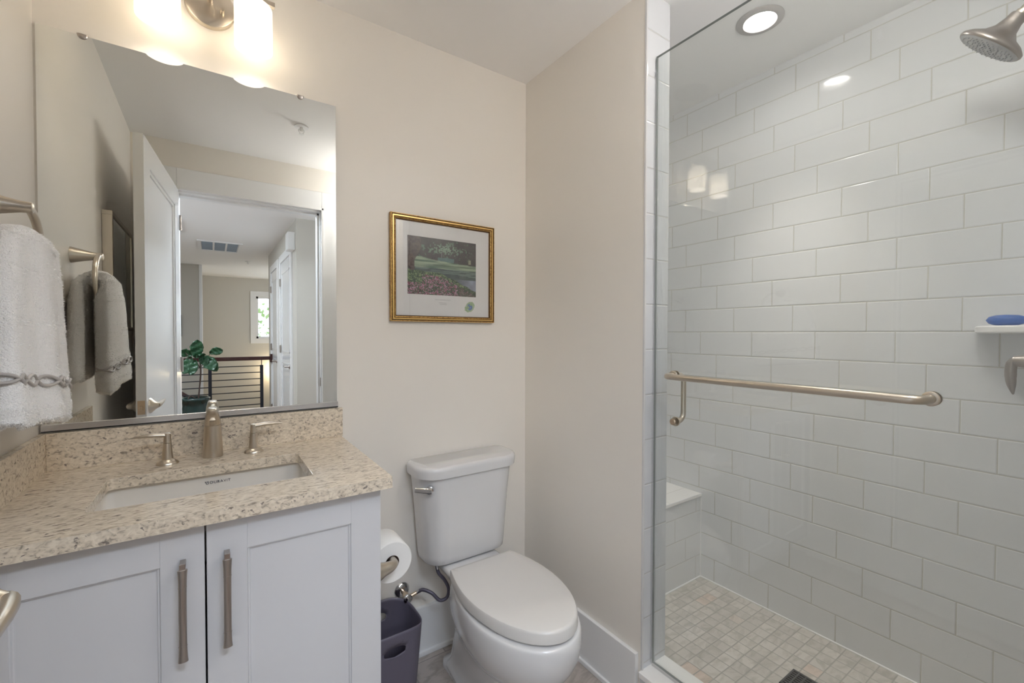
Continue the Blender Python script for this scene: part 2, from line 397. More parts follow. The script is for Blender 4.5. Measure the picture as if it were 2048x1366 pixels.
# ------------------------------------------------------------------ hall seen through the mirror
YF = -7.40; HX = .70
WL, WR, WZ0, WZ1 = .77, 1.42, 1.18, 2.065
wall('floor_hall', [((-1.5, -3.78, -.06), (3.4, YR2, 0)), ], floorw)
wall('wall_hall_left', [((-1.6, -7.5, -2), (-1.5, YR2, HC))], hallp)
wall('wall_hall_far', [((-1.5, YF-.12, -2), (WL, YF, HC)), ((WR, YF-.12, -2), (3.4, YF, HC)), ((WL, YF-.12, -2), (WR, YF, WZ0)), ((WL, YF-.12, WZ1), (WR, YF, HC))], hallp)
wall('wall_hall_nook', [((-1.5, YF, -2), (-.16, -5.77, HC))], hallp)
struct(obj('trim_7', bx((-.175, -5.79, -2), (-.13, -5.74, HC), .004, 1), trimm))
wall('wall_hall_right', [((HX, -4.04, 0), (HX+.12, -1.55, HC)), ((HX+.12, -1.67, 0), (3.4, -1.55, HC)), ((1.9, -7.4, -2), (2.0, -4.04, HC)), ((HX, -4.16, -2), (1.9, -4.04, HC))], hallp)
wall('wall_hall_end', [((3.4, -7.5, -2), (3.5, YR2, HC))], hallp)
wall('ceiling_hall', [((-1.6, -7.5, HC), (3.5, YR2, HC+.06))], ceilm)
wall('wall_stair', [((-1.5, -3.80, -2), (HX, -3.78, -.0))], hallp)
wall('floor_lower', [((-1.5, -7.5, -2.05), (3.4, -3.78, -2))], floorw)
wall('wall_hall_near', [((L-1.2, YR2-.0, 0), (L-.1, YR2+.1, HC)), ((T+.0, YR2-.02, 0), (3.4, YR2, HC))], hallp)
# far window
bm = nb()
c_ = .105
box(bm, (WL-c_, YF, WZ0-c_), (WL, YF+.02, WZ1+c_)); box(bm, (WR, YF, WZ0-c_), (WR+c_, YF+.02, WZ1+c_)); box(bm, (WL, YF, WZ0-c_), (WR, YF+.02, WZ0)); box(bm, (WL, YF, WZ1), (WR, YF+.02, WZ1+c_))
w1 = struct(obj('window_1', bm, trimm))
bm = nb()
s_ = .04
for lo, hi in (((WL, YF-.07, WZ0), (WL+s_, YF-.03, WZ1)), ((WR-s_, YF-.07, WZ0), (WR, YF-.03, WZ1)), ((WL, YF-.07, WZ0), (WR, YF-.03, WZ0+s_)), ((WL, YF-.07, WZ1-s_), (WR, YF-.03, WZ1))): box(bm, lo, hi)
obj('sash', bm, trimm, w1)
obj('pane', bx((WL+s_, YF-.052, WZ0+s_), (WR-s_, YF-.048, WZ1-s_)), picglass, w1)
# trees outside the window
tm = pmat('pale_green_foliage', (.30, .42, .18), .8)  # one even pale green for leaves and trunks
bm = nb(); rnd = random.Random(3)
for i in range(1500):
    x = rnd.uniform(-.5, 2.6); z = rnd.uniform(-.2, 2.3); y = YF-2.2+rnd.uniform(-.5, .5)
    if z > 1.9+.5*math.sin(x*3) and rnd.random() < .7: continue
    s = rnd.uniform(.03, .09); a = Vector((rnd.gauss(0, 1), rnd.gauss(0, 1), rnd.gauss(0, 1))).normalized()*s; b_ = a.cross(Vector((rnd.gauss(0, 1), rnd.gauss(0, 1), 1))).normalized()*s*.6
    c = Vector((x, y, z)); bm.faces.new([bm.verts.new(p) for p in (c-a, c+b_, c+a, c-b_)])
for k in range(4): tube(bm, [(.1+k*.6, YF-2.3, -2), (.2+k*.6, YF-2.2, 1.9)], [.06, .02], 6)
tag(obj('tree_foliage', bm, tm), 'blurred green tree foliage outside the small hall window', 'trees', kind='stuff')
# doors along the hall
def hall_door(n, ya, yb, label_side):
    bm = nb(); cw = .09
    box(bm, (HX-.018, ya-cw, 0), (HX, ya, 2.13+cw), .002, 1); box(bm, (HX-.018, yb, 0), (HX, yb+cw, 2.13+cw), .002, 1); box(bm, (HX-.018, ya, 2.13), (HX, yb, 2.13+cw), .002, 1)
    d = struct(obj('door_%d' % n, bm, trimm))
    bm = nb(); x = HX-.006
    box(bm, (x, ya+.003, .01), (x+.03, yb-.003, 2.127))
    for za, zb in ((.12, .95), (1.07, 2.0)):
        for p, q_ in (((x-.004, ya+.1, za), (x+.01, ya+.115, zb)), ((x-.004, yb-.115, za), (x+.01, yb-.1, zb)), ((x-.004, ya+.1, za), (x+.01, yb-.1, za+.015)), ((x-.004, ya+.1, zb-.015), (x+.01, yb-.1, zb))): box(bm, p, q_)
    obj('door_panel', bm, doorm, d)
    for z in (.25, 1.1, 1.9): obj('hinge', bx((HX-.024, ya-.012, z-.045), (HX-.004, ya+.012, z+.045)), nickel_d, d)
    bm = nb(); lathe(bm, [(.026, 0), (.024, .01), (.01, .012), (.01, .05)], (x-.004, yb-.07, .93), (-1, 0, 0), 16); tube(bm, [(x-.05, yb-.07, .93), (x-.05, yb-.18, .93)], .008, 8); obj('lever_handle', bm, nickel_d, d, True)
hall_door(2, -2.70, -1.90, ''); hall_door(3, -3.72, -3.02, '')
bm = bx((HX-.07, -1.78, 2.13), (HX, -1.62, 2.31), .012, 3)
tag(obj('door_chime', bm, trimm, own=True), 'white plastic chime box high on the hall wall by the doors', 'door chime')
# ceiling return grille
t = thing('air_vent', 'white ceiling return grille with three blue-grey filter panels in the hall', 'air vent', (.09, -3.7, HC-.012))
x0, x1, y0, y1 = -.112, .30, -4.03, -3.37
bm = nb(); f_ = .035
box(bm, (x0-f_, y0-f_, HC-.012), (x0, y1+f_, HC)); box(bm, (x1, y0-f_, HC-.012), (x1+f_, y1+f_, HC)); box(bm, (x0, y0-f_, HC-.012), (x1, y0, HC)); box(bm, (x0, y1, HC-.012), (x1, y1+f_, HC))
for k in (1, 2):
    xx = x0+(x1-x0)*k/3; box(bm, (xx-.01, y0, HC-.012), (xx+.01, y1, HC))
obj('frame', bm, trimm, t)
for k in range(3):
    a = x0+(x1-x0)*k/3; b_ = x0+(x1-x0)*(k+1)/3
    obj('filter_panel', bx((a+.01, y0, HC-.005), (b_-.01, y1, HC-.001)), ventm, t)
# skylight in the hall ceiling
t = thing('skylight', 'bright flush skylight panel in the hall ceiling outside the bathroom door', 'skylight', (-.56, -2.6, HC-.03))
bm = nb()
for lo, hi in (((-.86, -2.92, HC-.03), (-.82, -2.28, HC)), ((-.30, -2.92, HC-.03), (-.26, -2.28, HC)), ((-.82, -2.92, HC-.03), (-.30, -2.88, HC)), ((-.82, -2.32, HC-.03), (-.30, -2.28, HC))): box(bm, lo, hi)
obj('frame', bm, trimm, t)
obj('diffuser', bx((-.82, -2.88, HC-.02), (-.30, -2.32, HC-.01)), emis('skylight_glow', (.85, .92, 1), 9), t)
# sprinkler, hall smoke head
def sprinkler(name, x, y, label):
    t = thing(name, label, 'sprinkler', (x, y, ZC-.045))
    bm = nb(); lathe(bm, [(.036, -.008), (.036, -.002), (.03, 0)], (x, y, ZC), (0, 0, 1), 24); obj('escutcheon', bm, trimm, t, True, angle=40)
    bm = nb(); lathe(bm, [(.008, -.03), (.009, -.008)], (x, y, ZC), (0, 0, 1), 12)
    tube(bm, arc((x, y, ZC-.026), .014, -PI/2, PI*1.5, 14, (1, 0, 0), (0, 0, 1)), .002, 6)
    lathe(bm, [(.014, -.045), (.014, -.043)], (x, y, ZC), (0, 0, 1), 16); obj('deflector', bm, trimm, t, True, angle=40)
sprinkler('fire_sprinkler', .418, .60, 'small white fire sprinkler head on the bathroom ceiling seen in the mirror')
sprinkler('fire_sprinkler', .48, -4.9, 'tiny white fire sprinkler head on the hall ceiling past the air vent')
# television edge
tag(obj('television', bx((-.75, -5.77+.003, 1.233), (-.416, -5.77+.06, 1.589), .006, 2), tvm, own=True), 'black edge of a wall-mounted television at the end of the hall', 'television')
# railing
RY = -3.70
t = thing('stair_railing', 'dark stair railing with mahogany handrail and thin iron bars across the hall', 'railing', (-.2, RY, 0))
obj('handrail', bx((-1.49, RY-.03, .918), (HX-.03, RY+.03, .968), .008, 3), mahog, t)
obj('wall_rosette', bx((HX-.034, RY-.05, .885), (HX-.002, RY+.05, 1.0), .006, 2), mahog, t)
for xp in (-1.15, -.028, .563):
    obj('post', bx((xp-.019, RY-.019, 0), (xp+.019, RY+.019, .918 if xp < .5 else .85)), navy, t)
obj('post_pin', bx((.558, RY-.006, .85), (.568, RY+.006, .92)), navy, t)
for k in range(9):
    z = .839-.0885*k; bm = nb(); tube(bm, [(-1.49, RY, z), (.563, RY, z)], .0062, 8); obj('bar', bm, navy, t, True)
bm = nb(); tube(bm, [(-1.2, -4.6, 1.05), (.9, -4.6, -.55)], (.028), 10)
tag(obj('stair_handrail', bm, mahog, own=True, smooth=True), 'sloping dark wood stair handrail behind the railing bars', 'handrail')
# stair wall lamp
t = thing('wall_sconce', 'small lit wall lamp low in the stairwell beside the hall doors', 'wall lamp', (1.16, YF+.06, .42))
bm = nb(); lathe(bm, [(.05, .0), (.055, .12)], (1.16, YF+.07, .44), (0, 0, 1), 16); obj('lamp_shade', bm, emis('sconce_glow', (1, .80, .52), 7), t, True, angle=40)
obj('back_plate', bx((1.12, YF, .46), (1.20, YF+.02, .54), .003, 1), nickel_d, t)
pl = bpy.data.lights.new('sconce_bulb', 'POINT'); pl.energy = 4.5; pl.color = (1, .78, .5); pl.shadow_soft_size = .04
po = bpy.data.objects.new('sconce_bulb', pl); COL.objects.link(po); po.location = (1.10, YF+.2, .50)
# fiddle leaf plant
PX_, PY_ = -.18, -3.36
t = thing('potted_fig', 'fiddle-leaf fig in a dark green glazed pot in front of the stair railing', 'potted plant', (PX_, PY_, 0))
bm = nb(); lathe(bm, [(.09, 0), (.105, .03), (.14, .2), (.142, .32), (.128, .40), (.132, .44), (.152, .465), (.156, .49), (.146, .50), (.125, .49), (.118, .44)], (PX_, PY_, 0), (0, 0, 1), 32); obj('pot', bm, glaze, t, True)
for s in (-1, 1): bm = nb(); tube(bm, arc((PX_+s*.138, PY_, .40), .035, -PI/2, PI/2, 8, (s, 0, 0), (0, 0, 1)), .011, 8); obj('pot_handle', bm, glaze, t, True)
bm = nb(); lathe(bm, [(.12, .445), (.118, .462), (.04, .468)], (PX_, PY_, 0), (0, 0, 1), 24); obj('soil', bm, soil, t, True)
bm = nb()
tube(bm, smooth_path([(PX_+.03, PY_, .45), (PX_+.045, PY_, .60), (PX_+.06, PY_, .80), (PX_+.055, PY_, .93), (PX_+.06, PY_, 1.0)]), .008, 8)
for e in ((-.09, 0, 1.05), (.17, 0, 1.06), (-.02, 0, 1.12), (-.07, 0, .99)):
    tube(bm, smooth_path([(PX_+.055, PY_, .86), (PX_+(e[0]+.055)/2, PY_, .95), (PX_+e[0], PY_+e[1], e[2])]), .004, 6)
tube(bm, smooth_path([(PX_-.07, PY_+.05, .47), (PX_-.05, PY_+.05, .52), (PX_-.01, PY_+.03, .50), (PX_+.03, PY_, .47)]), .008, 6)
obj('stem', bm, barkm, t, True)
def leaf(bm, base, tip, w, droop, tilt):
    base, tip = Vector(base), Vector(tip); d = tip-base; side = d.cross(Vector((math.sin(tilt), math.cos(tilt), 0))).normalized(); nrm = side.cross(d).normalized()
    m, k = 10, 6; rows = []
    for i in range(m+1):
        s = i/m; ww = w*(math.sin(PI*min(1, s*1.02))**.55)*(.72+.4*s)*(1+.06*math.sin(s*23)); c = base+d*s-Vector((0, 0, droop*s*s))
        rows.append([c+side*ww*(j/k*2-1)+nrm*(.18*w*abs(j/k*2-1)**1.3+.012*math.sin(s*18+j)) for j in range(k+1)])
    loft(bm, rows, False, False, closed=False)
bm = nb()
for b_, tp_, w, dr, ti in (((-.02, 0, .98), (.0, .03, 1.21), .075, 0, .2), ((-.06, 0, 1.0), (-.14, .02, .82), .07, .03, -.3), ((.02, 0, 1.0), (.10, .04, .93), .06, .03, .3),
                           ((.12, 0, 1.04), (.26, .04, 1.10), .055, .02, .1), ((.06, 0, 1.0), (.17, .05, .86), .085, .03, .4), ((-.05, 0, 1.02), (-.19, 0, 1.10), .06, .04, -.6), ((.0, .03, 1.0), (.06, .09, 1.06), .06, .02, .8),
                           ((-.02, .05, .96), (-.07, .10, .80), .055, .02, 0), ((.1, 0, .98), (.20, .02, .83), .06, .02, -.2)):
    o_ = Vector((PX_+.03, PY_, 0)); leaf(bm, Vector(b_)+o_, Vector(tp_)+o_, w, dr, ti)
fo = obj('foliage', bm, leafm, t, True)
sm = fo.modifiers.new('thick', 'SOLIDIFY'); sm.thickness = .0015
# ------------------------------------------------------------------ bathroom door leaf, open against the left wall
hinge = Vector((DX0+.008, YR+.012, 0)); latch = Vector((-.237, .825, 0))
dv = (latch-hinge).normalized(); dn = Vector((dv.y, -dv.x, 0))        # dn points into the room (+x)
LW = (latch-hinge).length
def DP(u, w, z): return hinge+dv*u+dn*w+Vector((0, 0, z))
def dbox(bm, u0, u1, w0, w1, z0, z1, bev=0):
    b2 = nb(); box(b2, (u0, w0, z0), (u1, w1, z1), bev, 2)
    for v in b2.verts: v.co = DP(v.co.x, v.co.y, v.co.z)
    me = bpy.data.meshes.new('tmp'); b2.to_mesh(me); b2.free(); bm.from_mesh(me); bpy.data.meshes.remove(me)
bm = nb(); st, dz0, dz1 = .115, .012, 2.145
dbox(bm, 0, st, -.036, 0, dz0, dz1); dbox(bm, LW-st, LW, -.036, 0, dz0, dz1); dbox(bm, st, LW-st, -.036, 0, dz0, .25); dbox(bm, st, LW-st, -.036, 0, dz1-st, dz1)
dbox(bm, st, LW-st, -.028, -.012, .25, dz1-st)
d1 = struct(obj('door_1', bm, doorm))
bm = nb()
for a, b_, c, d in ((st, st+.018, .25, dz1-st), (LW-st-.018, LW-st, .25, dz1-st), (st, LW-st, .25, .268), (st, LW-st, dz1-st-.018, dz1-st)): dbox(bm, a, b_, -.032, -.004, c, d, .004)
obj('panel_moulding', bm, doorm, d1)
for z in (.25, 1.1, 1.95): bm = nb(); lathe(bm, [(.007, -.045), (.007, .045)], DP(-.006, .008, z), (0, 0, 1), 10); obj('hinge', bm, nickel_d, d1, True, angle=40)
LZ = .966; LU = LW-.062
for s, w0, reach in ((1, 0, .029), (-1, -.036, .036)):
    bm = nb(); lathe(bm, [(.034, 0), (.033, .006), (.017, .022), (.013, .028), (.0125, reach), (.011, reach+.004)], DP(LU, w0, LZ), dn*s, 28)
    pts = [DP(LU+.004, w0+s*(reach-.004), LZ), DP(LU-.03, w0+s*reach, LZ+.002), DP(LU-.07, w0+s*reach, LZ+.004), DP(LU-.115, w0+s*(reach+.004), LZ+.010)]
    tube(bm, smooth_path(pts, 5), [.013, .013, .013, .0125, .012, .0115, .011, .011, .0105, .010, .0095, .009, .008, .007, .0055, .004], 14)
    obj('lever_handle', bm, nickel, d1, True, angle=50)
bm = nb(); dbox(bm, LW-.0006, LW+.0014, -.031, -.005, LZ-.03, LZ+.03, .0006); dbox(bm, LW+.001, LW+.010, -.024, -.012, LZ-.012, LZ+.008, .003)
obj('latch_plate', bm, brass, d1)
# framed wall mirror on the left wall, seen in the vanity mirror
t = thing('framed_mirror', 'nickel-framed wall mirror on the left wall behind the open door', 'framed mirror', (L+.017, .50, 1.30))
bm = nb(); ya, yb, za, zb, f_ = .24, .80, 1.30, 1.805, .018
for lo, hi in (((L, ya, za), (L+.035, yb, za+f_)), ((L, ya, zb-f_), (L+.035, yb, zb)), ((L, ya, za+f_), (L+.035, ya+f_, zb-f_)), ((L, yb-f_, za+f_), (L+.035, yb, zb-f_))): box(bm, lo, hi, .0015, 1)
obj('frame', bm, nickel, t)
obj('mirror_glass', bx((L+.01, ya+f_, za+f_), (L+.03, yb-f_, zb-f_)), mirm, t)
# ------------------------------------------------------------------ vanity mirror
t = thing('vanity_mirror', 'large frameless mirror above the quartz backsplash', 'mirror', (0, B-.004, 1.03))
X0, X1, Z0, Z1 = -.3715, .3662, 1.040, 2.0898
bm = nb(); fs = box(bm, (X0, B-.0055, Z0), (X1, B-.0005, Z1))
for i in (0, 1, 3, 5): fs[i].material_index = 1
obj('mirror_glass', bm, [mirm, pmat('mirror_edge', (.45, .47, .44), .2)], t)
bm = nb(); box(bm, (X0-.001, B-.0095, 1.0255), (X1+.003, B, 1.029)); box(bm, (X0-.001, B-.0095, 1.0255), (X1+.003, B-.0070, 1.0455), .0006, 1)
obj('bottom_channel', bm, alum, t)
for xc in (-.282, .2528):
    bm = nb(); lathe(bm, [(.011, 0), (.0105, .0025), (.008, .004)], (xc, B-.0056, Z1+.001), (0, -1, 0), 20)
    for v in list(bm.verts): v.co.z = min(v.co.z, Z1+.003)
    box(bm, (xc-.011, B-.008, Z1), (xc+.011, B, Z1+.003)); obj('mirror_clip', bm, nickel_d, t, True, angle=40)
# ------------------------------------------------------------------ vanity cabinet and counter
CX0, CX1, CYF = L+.001, .357, 1.1234
t = thing('vanity_cabinet', 'white two-door vanity cabinet under the quartz counter', 'cabinet', ((CX0+CX1)/2, 1.39, 0))
CTB, CTT = .8927, .9217
bm = nb()
box(bm, (CX0, CYF+.022, .10), (CX0+.018, B-.002, CTB)); box(bm, (CX1-.018, CYF+.022, 0), (CX1, B-.002, CTB)); box(bm, (CX0, CYF+.022, .10), (CX1, B-.002, .118)); box(bm, (CX0, B-.008, .10), (CX1, B-.002, CTB))
box(bm, (CX0+.018, CYF+.08, 0), (CX1-.018, CYF+.095, .10)); box(bm, (CX0, CYF+.022, CTB-.03), (CX1, CYF+.04, CTB))
obj('body', bm, cabm, t)
def cab_door(x0, x1, hx):
    bm = nb(); z0, z1 = .112, CTB-.0045; y0, y1 = CYF, CYF+.020; s = .074
    box(bm, (x0, y0, z0), (x0+s, y1, z1), .0012, 2); box(bm, (x1-s, y0, z0), (x1, y1, z1), .0012, 2)
    box(bm, (x0+s, y0+.0001, z0), (x1-s, y1, z0+s), 0); box(bm, (x0+s, y0+.0001, z1-s), (x1-s, y1, z1), 0)
    # bead then recessed panel
    ri = [[Vector(p) for p in ((x0+s+o_, y0+d_, z0+s+o_), (x1-s-o_, y0+d_, z0+s+o_), (x1-s-o_, y0+d_, z1-s-o_), (x0+s+o_, y0+d_, z1-s-o_))] for o_, d_ in ((0, .0001), (.0015, .0035), (.004, .0035), (.0055, .0065), (.0075, .0068))]
    loft(bm, ri, False, True)
    bmesh.ops.recalc_face_normals(bm, faces=bm.faces)
    d = obj('door', bm, cabm, t)
    # long bowed pull with flared ends and square feet
    bm = nb(); za, zb = .624, .823; n = 24; rings = []
    for i in range(n+1):
        s_ = i/n; z = za+(zb-za-.012)*s_; fl = .0018*(abs(2*s_-1)**5); bow = .0055*(1-(2*s_-1)**2)
        yy = CYF-.027-bow; w_ = .0068+fl
        rings.append([Vector((hx+w_*math.cos(a), yy+.0045*math.sin(a), z)) for a in [2*PI*k/16 for k in range(16)]])
    loft(bm, rings)
    for zz in (zb-.046, za+.034):     # joint rings
        s_ = (zz-za)/(zb-za-.012); yy = CYF-.027-.0055*(1-(2*s_-1)**2)
        loft(bm, [[Vector((hx+.0076*math.cos(a), yy+.0050*math.sin(a), z)) for a in [2*PI*k/16 for k in range(16)]] for z in (zz-.0004, zz+.0004)])
    box(bm, (hx-.0052, CYF-.029, zb-.02), (hx+.0052, CYF-.022, zb), .0006, 1)
    box(bm, (hx-.005, CYF-.028, zb-.014), (hx+.005, CYF, zb-.002), .0006, 1); box(bm, (hx-.005, CYF-.028, za+.006), (hx+.005, CYF, za+.018), .0006, 1)
    obj('handle', bm, nickel_d, d, True, angle=35)
cab_door(CX0+.003, -.0170, -.0535); cab_door(-.0135, CX1-.0005, .0225)
# worktop with sink cut-out
KX0, KX1, KY = L+.0005, .3788, 1.0954
HX0, HX1, HY0, HY1 = -.2185, .2125, 1.222, 1.474
t = thing('quartz_counter', 'speckled beige quartz vanity counter with backsplash and sink cut-out', 'counter', (0, 1.37, CTB))
bm = nb(); n = 6
inner = rrect(HX0, HX1, HY0, HY1, CTT, .014, n)
outer = []
cx, cyy = (HX0+HX1)/2, (HY0+HY1)/2
for i, p in enumerate(inner):       # outer rectangle points: corner clusters collapse near the corners
    k = i//(n+1); j = i % (n+1)
    cor = ((KX1, KY), (KX1, B-.0005), (KX0, B-.0005), (KX0, KY))[k]
    f0 = j/n
    if k == 0: q_ = (KX1-.02*(1-f0)*(j < n/2), KY+.02*f0*(j > n/2)) if 1 else 0
    if k == 0: q_ = (KX1-(.06 if j == 0 else 0), KY+(.06 if j == n else 0)) if j in (0, n) else cor
    elif k == 1: q_ = (KX1-(.06 if j == n else 0), B-.0005-(.06 if j == 0 else 0)) if j in (0, n) else cor
    elif k == 2: q_ = (KX0+(.06 if j == 0 else 0), B-.0005-(.06 if j == n else 0)) if j in (0, n) else cor
    else: q_ = (KX0+(.06 if j == n else 0), KY+(.06 if j == 0 else 0)) if j in (0, n) else cor
    outer.append(Vector((q_[0], q_[1], CTT)))
dn_ = Vector((0, 0, -(CTT-CTB)))
ri = [[v+dn_ for v in inner], [v+Vector((0, 0, -.002)) for v in inner], inner, outer]
loft(bm, ri, False, False); bmesh.ops.remove_doubles(bm, verts=bm.verts, dist=1e-5)
side = [Vector(p) for p in ((KX1, KY, 0), (KX1, B-.0005, 0), (KX0, B-.0005, 0), (KX0, KY, 0))]
loft(bm, [[Vector((v.x, v.y, CTT)) for v in side], [Vector((v.x, v.y, CTB)) for v in side]], False, False, mi=1)
loft(bm, [[v+dn_ for v in inner], [v+dn_ for v in outer]], False, False)
for f in bm.faces:
    f.normal_update()
    if abs(f.normal.z) < .5: f.material_index = 1
bmesh.ops.remove_doubles(bm, verts=bm.verts, dist=1e-5)
bmesh.ops.recalc_face_normals(bm, faces=bm.faces)
ct = obj('slab', bm, [quartz_t, quartz_s], t)
bv = ct.modifiers.new('edge', 'BEVEL'); bv.width = .0016; bv.segments = 2; bv.limit_method = 'ANGLE'; bv.angle_limit = math.radians(60)
obj('backsplash', bx((KX0+.0142, B-.0142, CTT), (.3836, B-.0002, 1.0227), .001, 1), quartz_s, t)
obj('side_splash', bx((KX0, KY+.004, CTT), (KX0+.0141, B-.0002, 1.0227), .001, 1), quartz_s, t)
# undermount basin
t = thing('undermount_sink', 'white rectangular porcelain sink set under the counter', 'sink', (0, cyy, .74))
bm = nb(); o_ = .016
def bas(e, z, r): return rrect(HX0-o_+e, HX1+o_-e, HY0-o_+e, HY1+o_-e, z, r, 8)
loft(bm, [bas(-.02, CTB-.0004, .03), bas(0, CTB-.0004, .02), bas(.002, CTB-.006, .022), bas(.006, .80, .03), bas(.014, .772, .04), bas(.04, .757, .05), bas(.09, .752, .04)], False, True)
loft(bm, [bas(-.02, CTB-.0004, .03), bas(-.02, CTB-.014, .03), bas(-.006, CTB-.016, .03), bas(.0, .78, .04), bas(.05, .742, .05)], False, True)
bmesh.ops.recalc_face_normals(bm, faces=bm.faces)
obj('basin', bm, pmat('warm_white_porcelain', (.76, .73, .68), .1), t, True, angle=50)
bm = nb(); lathe(bm, [(.024, .0), (.024, .003), (.014, .004), (.012, -.002)], (0, cyy+.02, .752), (0, 0, 1), 24); obj('drain', bm, nickel, t, True, angle=40)
# maker's mark on the rear basin wall
fc = bpy.data.curves.new('maker_mark', 'FONT'); fc.body = 'DURAVIT'; fc.size = .0105; fc.extrude = .0001; fc.align_x = 'LEFT'; fc.space_character = 1.15
tmp = bpy.data.objects.new('tmp', fc); COL.objects.link(tmp); bpy.context.view_layer.update(); me = bpy.data.meshes.new_from_object(tmp); bpy.data.objects.remove(tmp)
me.materials.clear(); me.materials.append(inkm); fo = bpy.data.objects.new('maker_mark', me); COL.objects.link(fo); fo.parent = t
fo.location = Vector((-.0085, HY1+o_-.0042, .866))-t.location; fo.rotation_euler = (PI/2, 0, 0)
bm = nb(); yy = HY1+o_-.0040
tube(bm, [(-.019, yy, .8735), (-.016, yy, .866), (-.0125, yy, .866), (-.0105, yy, .870), (-.0125, yy, .8735), (-.0155, yy, .8735), (-.0135, yy, .8695)], .0006, 5)
tube(bm, [(-.020, yy, .8735), (-.017, yy, .871)], .0007, 5); obj('maker_emblem', bm, inkm, t)
# ------------------------------------------------------------------ faucet
ft = thing('faucet', 'brushed nickel widespread faucet with two lever handles behind the sink', 'faucet', (-.001, 1.575, CTT))
bm = nb(); fx, fy = -.001, 1.576
rings = []
for z, w_, d_ in ((0, .0255, .025), (.003, .0265, .026), (.03, .0245, .0245), (.065, .0225, .0235), (.0935, .0215, .0232), (.0940, .0198, .0215), (.0962, .0198, .0215)):
    rings.append([Vector((fx+w_*math.cos(a), fy+d_*math.sin(a), CTT+z)) for a in [2*PI*k/32 for k in range(32)]])
loft(bm, rings); sbd = obj('spout', bm, nickel, ft, True, angle=35)
bm = nb(); rings = []
for z, w_, d_, dy in ((.0965, .0212, .0235, 0), (.1015, .0208, .0245, -.001), (.115, .0188, .0285, -.005), (.128, .0166, .0320, -.010), (.138, .0146, .0335, -.013), (.1435, .0130, .0320, -.014), (.1465, .0110, .0280, -.013), (.1478, .0080, .0220, -.011)):
    rings.append([Vector((fx+w_*math.copysign(abs(math.cos(a))**.62, math.cos(a)), fy+dy+d_*math.copysign(abs(math.sin(a))**.72, math.sin(a)), CTT+z)) for a in [2*PI*k/40 for k in range(40)]])
loft(bm, rings); lathe(bm, [(.0075, 0), (.0075, .012)], (fx, fy-.031, CTT+.100), (0, -.35, 1), 20)
obj('spout_head', bm, nickel, sbd, True, angle=45)
def handle(x, y, s):
    bm = nb(); lathe(bm, [(.0262, 0), (.0262, .0015), (.0235, .006), (.0165, .0115), (.0135, .0135)], (x, y, CTT), (0, 0, 1), 36)
    lathe(bm, [(.0135, .012), (.0128, .02), (.0098, .055), (.0096, .0585)], (x, y, CTT), (0, 0, 1), 32); t = obj('handle', bm, nickel, ft, True, angle=50)
    bm = nb(); lathe(bm, [(.0094, .0595), (.0086, .070), (.0082, .0845), (.006, .0862)], (x, y, CTT), (0, 0, 1), 28)
    zt = CTT+.081
    tube(bm, smooth_path([(x-s*.004, y, zt-.002), (x+s*.012, y, zt), (x+s*.035, y, zt+.002), (x+s*.058, y, zt+.001), (x+s*.080, y, zt-.0005)], 4),
         [(.0066, .0075)]*3+[(.006, .0078)]*3+[(.0058, .0085)]*3+[(.0055, .0085), (.005, .0075), (.0045, .0065), (.0038, .0055), (.003, .0042), (.0024, .003), (.0016, .002), (.0008, .001)], 16)
    obj('lever', bm, nickel, t, True, angle=50)
handle(-.1065, 1.559, -1)
handle(.103, 1.5665, 1)
# ------------------------------------------------------------------ vanity light
t = thing('vanity_light', 'brushed nickel wall light with two frosted white cylinder shades above the mirror', 'wall light', (0, B-.06, 2.14))
bm = nb(); lathe(bm, [(.0645, 0), (.0645, .016), (.063, .0185), (.0605, .0195), (.03, .0195)], (.003, B, 2.284), (0, -1, 0), 56); obj('back_plate', bm, nickel, t, True, angle=35)
bm = nb(); lathe(bm, [(.006, 0), (.006, .018), (.0045, .022)], (.034, B-.0195, 2.268), (0, -1, 0), 18); obj('screw_knob', bm, nickel, t, True, angle=35)
bm = nb(); lathe(bm, [(.006, 0), (.006, .018), (.0045, .022)], (-.03, B-.0195, 2.30), (0, -1, 0), 18); obj('screw_knob', bm, nickel, t, True, angle=35)
LYC = 1.547
bm = nb(); tube(bm, [(.003, B-.018, 2.296), (.003, LYC, 2.296)], .008, 14); box(bm, (-.170, LYC-.007, 2.2905), (.168, LYC+.007, 2.3045), .001, 1); obj('crossbar', bm, nickel, t, True, angle=35)
shm = bpy.data.materials.new('frosted_shade'); shm.use_nodes = True; nt = shm.node_tree; nt.nodes.clear()
e_ = nn(nt, 'ShaderNodeEmission'); e_.inputs[0].default_value = (1, .91, .79, 1); e_.inputs[1].default_value = .26
tl = nn(nt, 'ShaderNodeBsdfTranslucent'); tl.inputs[0].default_value = (.9, .87, .80, 1); df = nn(nt, 'ShaderNodeBsdfDiffuse'); df.inputs[0].default_value = (.8, .78, .75, 1)
m1 = nn(nt, 'ShaderNodeMixShader'); m1.inputs[0].default_value = .55; nt.links.new(df.outputs[0], m1.inputs[1]); nt.links.new(tl.outputs[0], m1.inputs[2])
ad = nn(nt, 'ShaderNodeAddShader'); nt.links.new(m1.outputs[0], ad.inputs[0]); nt.links.new(e_.outputs[0], ad.inputs[1])
o_m = nn(nt, 'ShaderNodeOutputMaterial'); nt.links.new(ad.outputs[0], o_m.inputs[0])
bulbm = emis('bulb_glow', (1, .90, .76), 1.6)
